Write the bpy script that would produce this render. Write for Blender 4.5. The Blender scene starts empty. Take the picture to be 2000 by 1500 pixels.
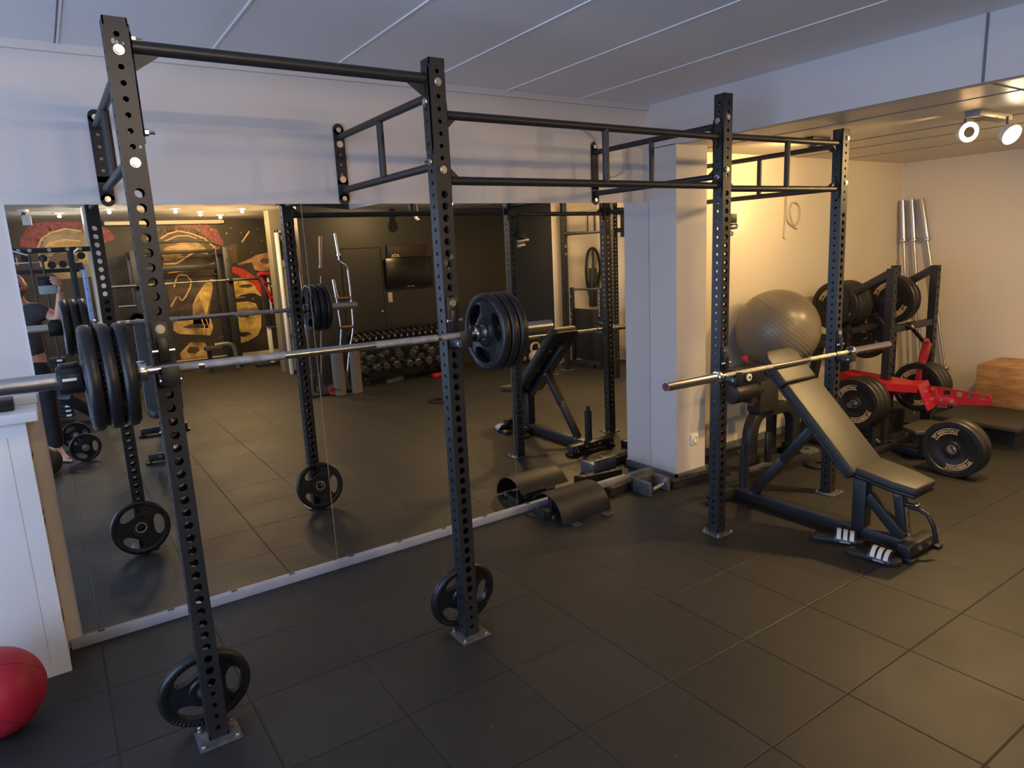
import bpy, bmesh, math, random
from mathutils import Vector, Matrix
random.seed(7)
S = bpy.context.scene
COL = S.collection
PI = math.pi
# ---------------------------------------------------------------- camera
cam_d = bpy.data.cameras.new('camera'); cam = bpy.data.objects.new('camera', cam_d); COL.objects.link(cam)
rt, up, fw = Vector((.825, -.563, -.047)), Vector((.147, .134, .980)), Vector((.546, .815, -.193))
fw.normalize(); rt = (rt - fw*rt.dot(fw)).normalized(); up = rt.cross(fw)
cam.matrix_world = Matrix(((rt.x, up.x, -fw.x, 0), (rt.y, up.y, -fw.y, -3.5772), (rt.z, up.z, -fw.z, 1.7195), (0, 0, 0, 1)))
cam_d.sensor_width = 36; cam_d.lens = 36*1336.9/2000; cam_d.clip_start = .03
S.camera = cam
# ---------------------------------------------------------------- exposure, sky, lights
S.view_settings.view_transform = 'Standard'; S.view_settings.look = 'None'
S.view_settings.gamma = 1; S.view_settings.use_curve_mapping = False
S.view_settings.exposure = -0.12
S.cycles.max_bounces = 10; S.cycles.diffuse_bounces = 5; S.cycles.glossy_bounces = 6
S.cycles.use_denoising = True; S.cycles.sample_clamp_indirect = 6
W = bpy.data.worlds.new('sky'); S.world = W; W.use_nodes = True
bg = W.node_tree.nodes['Background']; bg.inputs[0].default_value = (.45, .63, 1, 1); bg.inputs[1].default_value = 6.6
def lamp(name, kind, loc, target, energy, color, size=.05, spot=None, blend=.6, size_y=None):
    d = bpy.data.lights.new(name, kind); d.energy = energy; d.color = color
    if kind == 'AREA':
        d.size = size
        if size_y: d.shape = 'RECTANGLE'; d.size_y = size_y
    else: d.shadow_soft_size = size
    if kind == 'SPOT': d.spot_size = math.radians(spot); d.spot_blend = blend
    o = bpy.data.objects.new(name, d); COL.objects.link(o); o.location = loc
    o.rotation_euler = (Vector(target)-Vector(loc)).to_track_quat('-Z', 'Y').to_euler()
    return o
WARM = (1, .64, .26); WARM2 = (1, .78, .5)
portal = lamp('window_portal', 'AREA', (-2.42, -2.9, 1.3), (0, -2.9, 1.3), 1, (1, 1, 1), 4.2, size_y=2.4); portal.data.cycles.is_portal = True
lamp('lamp_track_low', 'SPOT', (4.72, -1.86, 2.2), (4.2, -2.0, 0), 210, WARM, .05, 118)
lamp('lamp_track_left', 'SPOT', (4.5, -1.62, 2.22), (4.1, -.3, 1.0), 26, WARM, .05, 140)
lamp('lamp_wall_washer', 'SPOT', (4.47, -.70, 2.31), (4.52, 0, 2.14), 62, WARM, .03, 120)
lamp('fill_alcove_rear', 'SPOT', (5.6, -3.4, 2.3), (6.6, -3.9, .6), 95, WARM, .08, 150)  # added fill spot without a fixture, brightens right wall and second rig
lamp('lamp_alcove_front', 'SPOT', (5.5, -2.3, 2.3), (5.2, -.5, .6), 100, WARM, .06, 150)
lamp('lamp_main', 'SPOT', (.5, -2.7, 2.5), (.9, 0, 2.2), 24, (1, .77, .60), .16, 95)
lamp('lamp_dumbbells', 'POINT', (4.3, -4.0, 2.30), (4.0, -5.2, .4), 60, WARM, .02)
lamp('fill_floor_rear', 'SPOT', (2.0, -5.2, 2.55), (2.0, -6.6, 0), 70, WARM, .03, 120)  # unseen spot added to brighten the rear floor, no fixture modelled
lamp('lamp_track_spill', 'SPOT', (4.46, -1.60, 2.325), (4.46, -.5, 2.36), 5, WARM, .012, 40)
DOWN = [(1.62, -6.69), (2.04, -7.32), (2.49, -6.77), (2.46, -8.04), (.33, -7.37), (.85, -6.7)]
for i, (x, y) in enumerate(DOWN):
    lamp('lamp_rear', 'POINT', (x, y, 2.42), (x, y, 0), 50 if x > 1 else 26, WARM if x > 1 else (1, .9, .72), .02)
# ---------------------------------------------------------------- materials
MATS = {}
def mat(name, col=(.5, .5, .5), rough=.5, metal=0, spec=.5, bump=0, bscale=60, var=0, vscale=4, coat=0, emit=None, estr=0):
    m = bpy.data.materials.new(name); m.use_nodes = True; nt = m.node_tree; b = nt.nodes['Principled BSDF']
    b.inputs['Base Color'].default_value = (*col, 1); b.inputs['Roughness'].default_value = rough
    b.inputs['Metallic'].default_value = metal; b.inputs['Specular IOR Level'].default_value = spec
    if coat: b.inputs['Coat Weight'].default_value = coat; b.inputs['Coat Roughness'].default_value = .25
    if emit: b.inputs['Emission Color'].default_value = (*emit, 1); b.inputs['Emission Strength'].default_value = estr
    if bump or var:
        tc = nt.nodes.new('ShaderNodeTexCoord')
        if bump:
            n = nt.nodes.new('ShaderNodeTexNoise'); n.inputs['Scale'].default_value = bscale; n.inputs['Detail'].default_value = 4
            nt.links.new(tc.outputs['Object'], n.inputs['Vector'])
            bp = nt.nodes.new('ShaderNodeBump'); bp.inputs['Strength'].default_value = bump; bp.inputs['Distance'].default_value = .004
            nt.links.new(n.outputs['Fac'], bp.inputs['Height']); nt.links.new(bp.outputs['Normal'], b.inputs['Normal'])
        if var:
            n = nt.nodes.new('ShaderNodeTexNoise'); n.inputs['Scale'].default_value = vscale; n.inputs['Detail'].default_value = 6
            nt.links.new(tc.outputs['Object'], n.inputs['Vector'])
            r = nt.nodes.new('ShaderNodeValToRGB'); r.color_ramp.elements[0].position = .3; r.color_ramp.elements[1].position = .7
            r.color_ramp.elements[0].color = (*[max(0, c*(1-var)) for c in col], 1); r.color_ramp.elements[1].color = (*[min(1, c*(1+var)) for c in col], 1)
            nt.links.new(n.outputs['Fac'], r.inputs['Fac']); nt.links.new(r.outputs['Color'], b.inputs['Base Color'])
    MATS[name] = m; return m
mat('wall_paint', (.66, .62, .595), .7, bump=.06, bscale=180, var=.03, vscale=1.2)
mat('alcove_paint', (.72, .66, .56), .7, bump=.06, bscale=180, var=.03, vscale=1.2)
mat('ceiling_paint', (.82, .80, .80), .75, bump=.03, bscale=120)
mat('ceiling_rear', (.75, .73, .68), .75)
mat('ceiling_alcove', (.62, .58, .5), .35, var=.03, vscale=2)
mat('joint_light', (.86, .84, .85), .7)
mat('joint_dark', (.18, .17, .17), .7)
mat('black_wall', (.035, .033, .028), .42, bump=.05, bscale=150, var=.15, vscale=1)
mat('gray_pier', (.16, .15, .11), .6)
mat('skirting', (.16, .17, .18), .5, var=.12, vscale=6)
mat('mirror_ledge', (.33, .34, .38), .45, var=.1, vscale=9)
mat('cream_skirt', (.55, .45, .25), .5)
mat('black_steel', (.018, .019, .021), .42, bump=.05, bscale=500, var=.1, vscale=14)
mat('black_steel_matte', (.016, .016, .016), .6, bump=.05, bscale=400)
mat('dark_hole', (.006, .006, .006), .8)
mat('base_steel', (.13, .13, .135), .38, metal=.4, var=.3, vscale=25)
mat('rubber', (.012, .012, .013), .36, bump=.08, bscale=220, spec=.45)
mat('bumper_rubber', (.014, .013, .012), .42, bump=.05, bscale=200)
mat('zinc', (.58, .57, .55), .32, metal=1)
mat('chrome', (.82, .81, .80), .1, metal=1)
mat('bar_steel', (.56, .55, .54), .3, metal=1, bump=.12, bscale=900)
mat('bar_smooth', (.60, .59, .60), .2, metal=1)
mat('knurl', (.50, .49, .47), .45, metal=1, bump=.5, bscale=1500, var=.25, vscale=30)
mat('copper_steel', (.35, .22, .16), .3, metal=1)
mat('plastic_black', (.012, .012, .013), .35)
mat('vinyl', (.042, .039, .034), .5, bump=.12, bscale=350, spec=.45)
mat('vinyl_side', (.014, .014, .016), .4, bump=.1, bscale=300)
mat('pale_strip', (.26, .24, .20), .5)
mat('gold_print', (.92, .68, .38), .5)
mat('white_print', (.78, .78, .76), .5)
mat('red_paint', (.33, .010, .018), .35, coat=.2)
mat('red_plastic', (.5, .015, .03), .4)
mat('red_leather', (.45, .016, .035), .45, bump=.15, bscale=120)
mat('maroon_cap', (.16, .02, .035), .4)
mat('ball_grey', (.19, .168, .13), .32, bump=.02, bscale=300, spec=.5)
mat('wood_ply', (.52, .28, .10), .5, var=.2, vscale=3)
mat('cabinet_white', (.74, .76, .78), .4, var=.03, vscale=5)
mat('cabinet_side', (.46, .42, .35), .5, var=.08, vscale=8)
mat('worn_wood', (.12, .07, .04), .7)
mat('white_plastic', (.78, .77, .73), .4)
mat('cable', (.5, .45, .36), .5)
mat('deck_rubber', (.032, .031, .03), .6, bump=.4, bscale=300)
mat('platform_side', (.02, .02, .02), .7)
mat('screen_case', (.75, .68, .5), .45)
mat('cabinet_cream', (.72, .68, .55), .45)
mat('foam_tan', (.20, .165, .13), .65, bump=.3, bscale=120)
mat('kettle_beige', (.55, .46, .33), .45)
mat('kettle_dark', (.05, .045, .035), .45)
mat('sky_tint_steel', (.35, .5, .78), .35, metal=.3)  # plain steel, the sky it reflects painted in as blue
mat('skin', (.55, .27, .19), .5, bump=.05, bscale=100)
mat('beard', (.16, .08, .05), .8, bump=.6, bscale=200)
mat('shirt', (.055, .053, .05), .85, bump=.3, bscale=40, var=.15, vscale=9)
mat('trousers', (.012, .012, .013), .85, bump=.2, bscale=50)
mat('phone_black', (.012, .012, .015), .2)
mat('phone_grey', (.30, .34, .34), .35)
mat('lamp_grey', (.22, .22, .22), .4)
mat('lamp_white', (.7, .68, .64), .4)
mat('lamp_glow', (1, .9, .7), .4, emit=(1, .86, .6), estr=30)
mat('lamp_glow_soft', (1, .8, .5), .4, emit=(1, .74, .38), estr=5)
mat('down_glow', (1, .9, .7), .4, emit=(1, .9, .68), estr=14)
mat('tv_black', (.008, .008, .009), .2)
mat('box_brown', (.035, .022, .015), .6)
mat('slide_sole', (.02, .02, .02), .55)
mat('mural_dark', (.035, .028, .02), .5, var=.5, vscale=1.5)
mat('mural_bronze', (.42, .26, .09), .45, var=.75, vscale=5)
mat('mural_gold', (.75, .42, .10), .45, var=.65, vscale=6)
mat('mural_line', (.7, .43, .18), .45, var=.3, vscale=9)
mat('mural_olive', (.30, .23, .11), .45, var=.5, vscale=5)
mat('mural_red', (.24, .05, .045), .5, var=.45, vscale=22)
mat('mural_strand', (.40, .10, .09), .5, var=.3, vscale=9)
mat('mural_cape', (.55, .045, .03), .5, var=.3, vscale=6)
mat('mural_rock', (.36, .20, .09), .5, var=.5, vscale=7)
mat('mural_shade', (.075, .05, .026), .5, var=.6, vscale=4)
mat('mural_haze', (.10, .065, .03), .5)
mat('window_glass', (.9, .95, 1), .05)
mat('sky_frame', (.7, .7, .7), .4)
def mirror_mat():
    m = bpy.data.materials.new('mirror_glass'); m.use_nodes = True; nt = m.node_tree
    nt.nodes.remove(nt.nodes['Principled BSDF']); g = nt.nodes.new('ShaderNodeBsdfGlossy')
    g.inputs['Color'].default_value = (.90, .90, .89, 1); g.inputs['Roughness'].default_value = 0
    nt.links.new(g.outputs[0], nt.nodes['Material Output'].inputs[0]); MATS['mirror'] = m
mirror_mat()
def pane_mat():
    m = bpy.data.materials.new('clear_pane'); m.use_nodes = True; nt = m.node_tree
    nt.nodes.remove(nt.nodes['Principled BSDF']); t = nt.nodes.new('ShaderNodeBsdfTransparent'); g = nt.nodes.new('ShaderNodeBsdfGlossy')
    g.inputs['Roughness'].default_value = .02; mx = nt.nodes.new('ShaderNodeMixShader'); mx.inputs[0].default_value = .06
    nt.links.new(t.outputs[0], mx.inputs[1]); nt.links.new(g.outputs[0], mx.inputs[2]); nt.links.new(mx.outputs[0], nt.nodes['Material Output'].inputs[0]); MATS['pane'] = m
pane_mat()
def floor_mat():
    m = bpy.data.materials.new('rubber_tiles'); m.use_nodes = True; nt = m.node_tree; N = nt.nodes.new; L = nt.links.new
    b = nt.nodes['Principled BSDF']; tc = N('ShaderNodeTexCoord'); sep = N('ShaderNodeSeparateXYZ'); L(tc.outputs['Object'], sep.inputs[0])
    def M(op, a, c=None, clamp=False):
        n = N('ShaderNodeMath'); n.operation = op; n.use_clamp = clamp
        for i, v in enumerate((a, c)):
            if v is None: continue
            if hasattr(v, 'is_output'): L(v, n.inputs[i])
            else: n.inputs[i].default_value = v
        return n.outputs[0]
    P = .4637
    def seam(ax, off):
        t = M('ADD', M('DIVIDE', sep.outputs[ax], P), off)
        d = M('MULTIPLY', M('ABSOLUTE', M('SUBTRACT', M('FRACT', t), .5)), 2*P/2)     # .5P at the seam
        return d, M('FLOOR', t)
    dx, ix = seam(0, -.448/P+50); dy, iy = seam(1, .4745/P+50)
    d = M('SUBTRACT', P/2, M('MAXIMUM', dx, dy))                                        # distance to the nearest seam
    line = M('SUBTRACT', 1, M('DIVIDE', d, .0048), True)
    comb = N('ShaderNodeCombineXYZ'); L(ix, comb.inputs[0]); L(iy, comb.inputs[1])
    wn = N('ShaderNodeTexWhiteNoise'); L(comb.outputs[0], wn.inputs['Vector'])
    big = N('ShaderNodeTexNoise'); big.inputs['Scale'].default_value = 2.2; big.inputs['Detail'].default_value = 8; big.inputs['Roughness'].default_value = .65; L(tc.outputs['Object'], big.inputs['Vector'])
    fine = N('ShaderNodeTexNoise'); fine.inputs['Scale'].default_value = 240; fine.inputs['Detail'].default_value = 2; L(tc.outputs['Object'], fine.inputs['Vector'])
    vor = N('ShaderNodeTexVoronoi'); vor.inputs['Scale'].default_value = 9; L(tc.outputs['Object'], vor.inputs['Vector'])
    speck = M('MULTIPLY', M('LESS_THAN', vor.outputs['Distance'], .022), .22)
    v = M('MULTIPLY', M('ADD', M('MULTIPLY', big.outputs['Fac'], .9), .55), M('ADD', M('MULTIPLY', wn.outputs['Value'], .25), .85))
    v = M('MULTIPLY', v, M('ADD', M('MULTIPLY', fine.outputs['Fac'], 2.4), -.2))
    v = M('MULTIPLY', v, M('SUBTRACT', 1, M('MULTIPLY', line, .9)))
    v = M('ADD', M('MULTIPLY', v, .020), speck)
    cb = N('ShaderNodeCombineColor'); L(v, cb.inputs[0]); L(v, cb.inputs[1]); L(M('MULTIPLY', v, .97), cb.inputs[2]); L(cb.outputs[0], b.inputs['Base Color'])
    L(M('SUBTRACT', .66, M('MULTIPLY', big.outputs['Fac'], .2)), b.inputs['Roughness']); b.inputs['Specular IOR Level'].default_value = .5
    h = M('SUBTRACT', M('MULTIPLY', fine.outputs['Fac'], .5), M('MULTIPLY', line, 2.0))
    bp = N('ShaderNodeBump'); bp.inputs['Strength'].default_value = .5; bp.inputs['Distance'].default_value = .0025; L(h, bp.inputs['Height']); L(bp.outputs[0], b.inputs['Normal'])
    MATS['floor'] = m
floor_mat()
def wood_mat():
    m = MATS['wood_ply']; nt = m.node_tree; b = nt.nodes['Principled BSDF']; N = nt.nodes.new; L = nt.links.new
    tc = N('ShaderNodeTexCoord'); mp = N('ShaderNodeMapping'); mp.inputs['Scale'].default_value = (2, 2, 9); L(tc.outputs['Object'], mp.inputs[0])
    n = N('ShaderNodeTexNoise'); n.inputs['Scale'].default_value = 1.6; n.inputs['Detail'].default_value = 5; n.inputs['Distortion'].default_value = 1.5; L(mp.outputs[0], n.inputs['Vector'])
    r = N('ShaderNodeValToRGB'); r.color_ramp.elements[0].position = .35; r.color_ramp.elements[1].position = .65
    r.color_ramp.elements[0].color = (.36, .17, .055, 1); r.color_ramp.elements[1].color = (.58, .33, .13, 1)
    L(n.outputs['Fac'], r.inputs[0]); L(r.outputs[0], b.inputs['Base Color'])
wood_mat()
# ---------------------------------------------------------------- mesh helpers
def axm(origin, z, x=None):
    z = Vector(z).normalized(); x = Vector(x) if x else (Vector((0, 0, 1)) if abs(z.z) < .9 else Vector((1, 0, 0)))
    x = (x - z*x.dot(z)).normalized(); y = z.cross(x)
    return Matrix(((x.x, y.x, z.x, origin[0]), (x.y, y.y, z.y, origin[1]), (x.z, y.z, z.z, origin[2]), (0, 0, 0, 1)))
KEEP = {'lettering', 'print', 'number', 'stripes', 'seams', 'quilting', 'grip_ribs', 'stack_labels', 'guide_holes', 'eyelets', 'contacts', 'status_marks', 'chain', 'body', 'chalk_marks', 'plate_body'}
PLURAL = {n: n[:-1] for n in 'bolts hook_bolts anchor_bolts collar_rings end_caps storage_horns horn_brackets loading_pegs grip_ends rear_feet front_feet transport_wheels pins pivot_bolts adjusting_knobs knob_mounts tabs cylinders brackets pulleys guide_rods handles pegs rack_hooks lenses eyes eyebrows sleeves'.split()}
PLURAL.update(rear_feet='rear_foot', front_feet='front_foot', feet='foot', worn_patches='worn_patch', lenses='lens')
class MB:
    def __init__(s): s.v = []; s.f = []; s.m = []; s.mi = 0
    def add(s, vs, fs):
        o = len(s.v); s.v += [tuple(v) for v in vs]; s.f += [tuple(i+o for i in f) for f in fs]; s.m += [s.mi]*len(fs); return s
    def bb(s, x0, x1, y0, y1, z0, z1, M=None):
        vs = [Vector((x, y, z)) for z in (z0, z1) for y in (y0, y1) for x in (x0, x1)]
        if M: vs = [M @ v for v in vs]
        return s.add(vs, [(0, 2, 3, 1), (4, 5, 7, 6), (0, 1, 5, 4), (2, 6, 7, 3), (0, 4, 6, 2), (1, 3, 7, 5)])
    def bar(s, a, b, w, h, upv=(0, 0, 1)):          # rectangular bar from a to b, width w across, height h along upv
        a, b = Vector(a), Vector(b); L = (b-a).length
        return s.bb(-h/2, h/2, -w/2, w/2, 0, L, axm(a, b-a, upv if abs((b-a).normalized().dot(Vector(upv))) < .98 else (1, 0, 0)))
    def cyl(s, a, b, r, n=18, r2=None):
        r2 = r if r2 is None else r2; a, b = Vector(a), Vector(b); M = axm(a, b-a); L = (b-a).length
        vs = [M @ Vector((rr*math.cos(2*PI*i/n), rr*math.sin(2*PI*i/n), z)) for rr, z in ((r, 0), (r2, L)) for i in range(n)]
        fs = [(i, (i+1) % n, n+(i+1) % n, n+i) for i in range(n)] + [tuple(range(n))[::-1], tuple(range(n, 2*n))]
        return s.add(vs, fs)
    def tube(s, pts, r, n=10, closed=False):
        pts = [Vector(p) for p in pts]; k = len(pts); rs = r if isinstance(r, (list, tuple)) else [r]*k
        vs = []; x = None
        for i, p in enumerate(pts):
            t = (pts[(i+1) % k] if (closed or i < k-1) else p) - (pts[i-1] if (closed or i > 0) else p); t.normalize()
            if x is None: x = Vector((0, 0, 1)) if abs(t.z) < .9 else Vector((1, 0, 0))
            x = (x - t*x.dot(t)).normalized(); y = t.cross(x)
            vs += [p + (x*math.cos(2*PI*j/n)+y*math.sin(2*PI*j/n))*rs[i] for j in range(n)]
        fs = [(i*n+j, i*n+(j+1) % n, ((i+1) % k)*n+(j+1) % n, ((i+1) % k)*n+j) for i in range(k if closed else k-1) for j in range(n)]
        if not closed: fs += [tuple(range(n))[::-1], tuple(range((k-1)*n, k*n))]
        return s.add(vs, fs)
    def lathe(s, prof, M=None, n=40, closed=False):
        M = M or Matrix(); k = len(prof)
        vs = [M @ Vector((r*math.cos(2*PI*i/n), r*math.sin(2*PI*i/n), z)) for r, z in prof for i in range(n)]
        fs = [(a*n+i, a*n+(i+1) % n, ((a+1) % k)*n+(i+1) % n, ((a+1) % k)*n+i) for a in range(k if closed else k-1) for i in range(n)]
        if not closed:
            if prof[0][0] > 1e-6: fs.append(tuple(range(n))[::-1])
            if prof[-1][0] > 1e-6: fs.append(tuple(range((k-1)*n, k*n)))
        return s.add(vs, fs)
    def prism(s, poly, M, t):
        n = len(poly); vs = [M @ Vector((x, y, z)) for z in (0, t) for x, y in poly]
        return s.add(vs, [(i, (i+1) % n, n+(i+1) % n, n+i) for i in range(n)] + [tuple(range(n))[::-1], tuple(range(n, 2*n))])
    def sphere(s, c, r, n=32, m=20, sq=(1, 1, 1)):
        prof = [(math.sin(PI*i/m), -math.cos(PI*i/m)) for i in range(m+1)]
        M = Matrix.Translation(Vector(c)) @ Matrix.Diagonal((r*sq[0], r*sq[1], r*sq[2], 1))
        return s.lathe(prof, M, n)
    def holes(s, M, w, z0, n, pitch, th, radii, k=14):
        # a plate in the local xz plane (x across, z up), front at y=0, back at y=th, one round hole per pitch
        for c in range(n):
            r = radii(c); zc = z0+pitch*(c+.5)
            if r <= 0:
                for yy in (0, th): s.add([M @ Vector(q) for q in ((-w/2, yy, zc-pitch/2), (w/2, yy, zc-pitch/2), (w/2, yy, zc+pitch/2), (-w/2, yy, zc+pitch/2))], [(0, 1, 2, 3) if yy == 0 else (3, 2, 1, 0)])
                continue
            O = []
            for i in range(k):
                a = 2*PI*(i+.5)/k; ca, sa = math.cos(a), math.sin(a)
                q = min(w/2/max(abs(ca), 1e-9), pitch/2/max(abs(sa), 1e-9)); O.append((ca, sa, q))
            # include the corners so that neighbouring cells meet
            cor = [(w/2, pitch/2), (-w/2, pitch/2), (-w/2, -pitch/2), (w/2, -pitch/2)]
            angs = sorted([(math.atan2(sa, ca) % (2*PI), (ca*q, sa*q)) for ca, sa, q in O] + [(math.atan2(b, a) % (2*PI), (a, b)) for a, b in cor])
            kk = len(angs); vs = []
            for yy in (0, th):
                for a, (px, pz) in angs: vs.append(M @ Vector((px, yy, zc+pz)))
                for a, p in angs: vs.append(M @ Vector((r*math.cos(a), yy, zc+r*math.sin(a))))
            fs = []
            for i in range(kk):
                j = (i+1) % kk
                fs += [(i, j, kk+j, kk+i), (2*kk+j, 2*kk+i, 3*kk+i, 3*kk+j), (kk+i, kk+j, 3*kk+j, 3*kk+i)]
            s.add(vs, fs)
        return s
    def text(s, txt, size, fn, bold=0):
        cu = bpy.data.curves.new('t', 'FONT'); cu.body = txt; cu.size = size; cu.align_x = 'CENTER'; cu.align_y = 'CENTER'; cu.resolution_u = 2; cu.offset = bold
        o = bpy.data.objects.new('t', cu); COL.objects.link(o)
        me = bpy.data.meshes.new_from_object(o.evaluated_get(bpy.context.evaluated_depsgraph_get()))
        s.add([fn(v.co.x, v.co.y) for v in me.vertices], [tuple(p.vertices) for p in me.polygons])
        bpy.data.objects.remove(o); bpy.data.curves.remove(cu); bpy.data.meshes.remove(me); return s
    def clusters(s, pad=.0015):         # vertex groups whose bounding boxes touch: one loose piece each
        par = list(range(len(s.v)))
        def fd(i):
            while par[i] != i: par[i] = par[par[i]]; i = par[i]
            return i
        loc = {}
        for i, v in enumerate(s.v):
            k = (round(v[0], 4), round(v[1], 4), round(v[2], 4)); j = loc.setdefault(k, i)
            if j != i: par[fd(i)] = fd(j)
        for f in s.f:
            for v in f[1:]: par[fd(v)] = fd(f[0])
        bx = {}
        for i, v in enumerate(s.v):
            r = fd(i); b = bx.get(r)
            if b is None: bx[r] = [list(v), list(v)]
            else:
                for a in range(3): b[0][a] = min(b[0][a], v[a]); b[1][a] = max(b[1][a], v[a])
        rs = list(bx); up = {r: r for r in rs}
        def fu(r):
            while up[r] != r: r = up[r]
            return r
        if len(rs) > 1 and len(rs) < 400:
            for i, a in enumerate(rs):
                for c in rs[i+1:]:
                    if all(bx[a][0][k] <= bx[c][1][k]+pad and bx[c][0][k] <= bx[a][1][k]+pad for k in range(3)): up[fu(a)] = fu(c)
            s.key = [fu(fd(i)) for i in range(len(s.v))]
            return [[g] for g in dict.fromkeys(fu(r) for r in rs)]
        s.key = [0]*len(s.v); return [[0]]
    def build(s, name, mats, parent=None, loc=None, bevel=0, seg=2, smooth=35, mods=None):
        mats = [mats] if isinstance(mats, str) else mats
        off = Vector((0, 0, 0)); q = parent
        while q is not None: off += q.location; q = q.parent
        loc = Vector(loc) if loc is not None else Vector((0, 0, 0)); off += loc
        me = bpy.data.meshes.new(name); me.from_pydata([Vector(v)-off for v in s.v], [], s.f)
        for m in mats: me.materials.append(MATS[m])
        if len(mats) > 1: me.polygons.foreach_set('material_index', s.m)
        bm = bmesh.new(); bm.from_mesh(me); bmesh.ops.remove_doubles(bm, verts=bm.verts, dist=1e-5)
        if parent is not None and mods != 'whole' and name not in KEEP and not name.startswith('window'):
            gs = s.clusters()
            if len(gs) > 1:
                bm.free(); bpy.data.meshes.remove(me); first = None
                nm = PLURAL.get(name, name)
                for g in gs:
                    idx = set(g); sub = MB(); mp = {}
                    for f, mi in zip(s.f, s.m):
                        if s.key[f[0]] in idx:
                            for v in f:
                                if v not in mp: mp[v] = len(sub.v); sub.v.append(s.v[v])
                            sub.f.append(tuple(mp[v] for v in f)); sub.m.append(mi)
                    o = sub.build(nm, mats, parent, loc, bevel, seg, smooth, 'whole'); first = first or o
                return first
        bmesh.ops.recalc_face_normals(bm, faces=bm.faces)
        if bevel:
            es = [e for e in bm.edges if len(e.link_faces) == 2 and e.calc_face_angle(0) > math.radians(40)]
            bmesh.ops.bevel(bm, geom=es, offset=bevel, segments=seg, profile=.5, affect='EDGES', clamp_overlap=True)
        bm.to_mesh(me); bm.free()
        if smooth:
            me.polygons.foreach_set('use_smooth', [True]*len(me.polygons)); me.set_sharp_from_angle(angle=math.radians(smooth))
        o = bpy.data.objects.new(name, me); COL.objects.link(o); o.location = loc; o.parent = parent
        return o
def tag(o, label=None, cat=None, group=None, kind=None):
    for k, v in (('label', label), ('category', cat), ('group', group), ('kind', kind)):
        if v: o[k] = v
    return o
def thing(name, loc, label, cat, group=None):
    o = bpy.data.objects.new(name, None); COL.objects.link(o); o.location = loc; o.empty_display_size = .1
    return tag(o, label, cat, group)
def dup(o, loc=None, rot=None, label=None, group=None, scale=None):
    def rec(s, par):
        c = s.copy(); COL.objects.link(c); c.parent = par
        for ch in s.children: rec(ch, c)
        return c
    kids = list(o.children); r = o.copy(); COL.objects.link(r)
    for ch in kids: rec(ch, r)
    if loc is not None: r.location = loc
    if rot is not None: r.rotation_euler = rot
    if label: r['label'] = label
    if group: r['group'] = group
    return r
def struct(name, mb, m, **k): return tag(mb.build(name, m, **k), kind='structure')
def quad(pts): return MB().add(pts, [tuple(range(len(pts)))])
# ---------------------------------------------------------------- the room
struct('floor', MB().bb(-2.5, 7.2, -9.4, .1, -.1, 0), 'floor', smooth=0)
struct('wall_back', MB().bb(-2.5, 7.2, .003, .12, 0, 2.75), 'wall_paint', smooth=0)
struct('wall_alcove', MB().bb(3.93, 7.1, -.006, .003, 0, 2.36), 'alcove_paint', smooth=0)
struct('wall_pillar', MB().bb(3.63, 3.94, -.26, .003, 0, 2.36), 'wall_paint', smooth=0)
struct('wall_right', MB().bb(7.1, 7.2, -4.6, .003, 0, 2.4), 'alcove_paint', smooth=0)
struct('wall_end', MB().bb(6.25, 7.2, -4.62, -4.5, 0, 2.4), 'alcove_paint', smooth=0)
struct('wall_partition', MB().bb(6.2, 6.25, -5.7, -4.46, 0, 2.37), 'black_wall', smooth=0)
struct('trim_1', MB().bb(6.19, 6.27, -4.46, -4.44, 0, 2.37), 'alcove_paint', smooth=0)
struct('wall_black', MB().bb(2.9, 6.26, -5.8, -5.65, 0, 2.7), 'black_wall', smooth=0)
struct('wall_pier', MB().bb(2.95, 3.9, -7.4, -7.15, 0, 2.5), 'gray_pier', smooth=0)
struct('wall_rear', MB().bb(-2.5, 4.0, -9.4, -9.26, 0, 2.6), 'mural_dark', smooth=0)
struct('wall_side', MB().bb(3.9, 4.0, -9.3, -5.8, 0, 2.6), 'gray_pier', smooth=0)
wl = MB(); y0, y1, z0, z1 = -5.0, -.8, .1, 2.5
for a in ((-9.4, y0, 0, 2.75), (y1, .1, 0, 2.75), (y0, y1, 0, z0), (y0, y1, z1, 2.75)): wl.bb(-2.5, -2.4, *a)
struct('wall_left', wl, 'wall_paint', smooth=0)
w1 = struct('window_1', MB().bb(-2.48, -2.42, y0, y0+.05, z0, z1).bb(-2.48, -2.42, y1-.05, y1, z0, z1).bb(-2.48, -2.42, -2.93, -2.87, z0, z1).bb(-2.48, -2.42, y0, y1, z0, z0+.05).bb(-2.48, -2.42, y0, y1, z1-.05, z1), 'sky_frame')
MB().bb(-2.452, -2.448, y0, y1, z0, z1).build('window_pane', 'pane', w1)
struct('column_white', MB().bb(.53, .66, -6.5, -6.2, 0, 2.6), 'cabinet_cream', smooth=0)
cl = MB().bb(-2.5, 3.63, -5.75, .1, 2.645, 2.75)
cl.mi = 1
for x in (.201, .777, 1.349, 1.905, 2.45, 3.02): cl.bb(x-.0042, x+.0042, -5.65, 0, 2.641, 2.646)
cl.mi = 2
cl.bb(.19, .196, -5.65, 0, 2.642, 2.646)
struct('ceiling', cl, ['ceiling_paint', 'joint_light', 'joint_dark'], smooth=0)
cl2 = MB().bb(-2.5, 4, -9.4, -5.65, 2.46, 2.6).bb(-2.5, 3.63, -5.75, -5.6, 2.46, 2.7); cl2.mi = 1
for y in (-6.9, -8.3): cl2.bb(-2.4, 3.9, y-.005, y+.005, 2.458, 2.462)
struct('ceiling_rear', cl2, ['ceiling_rear', 'joint_dark'], smooth=0)
ca = MB().bb(3.635, 7.2, -5.75, .1, 2.36, 2.45); ca.mi = 1
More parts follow.
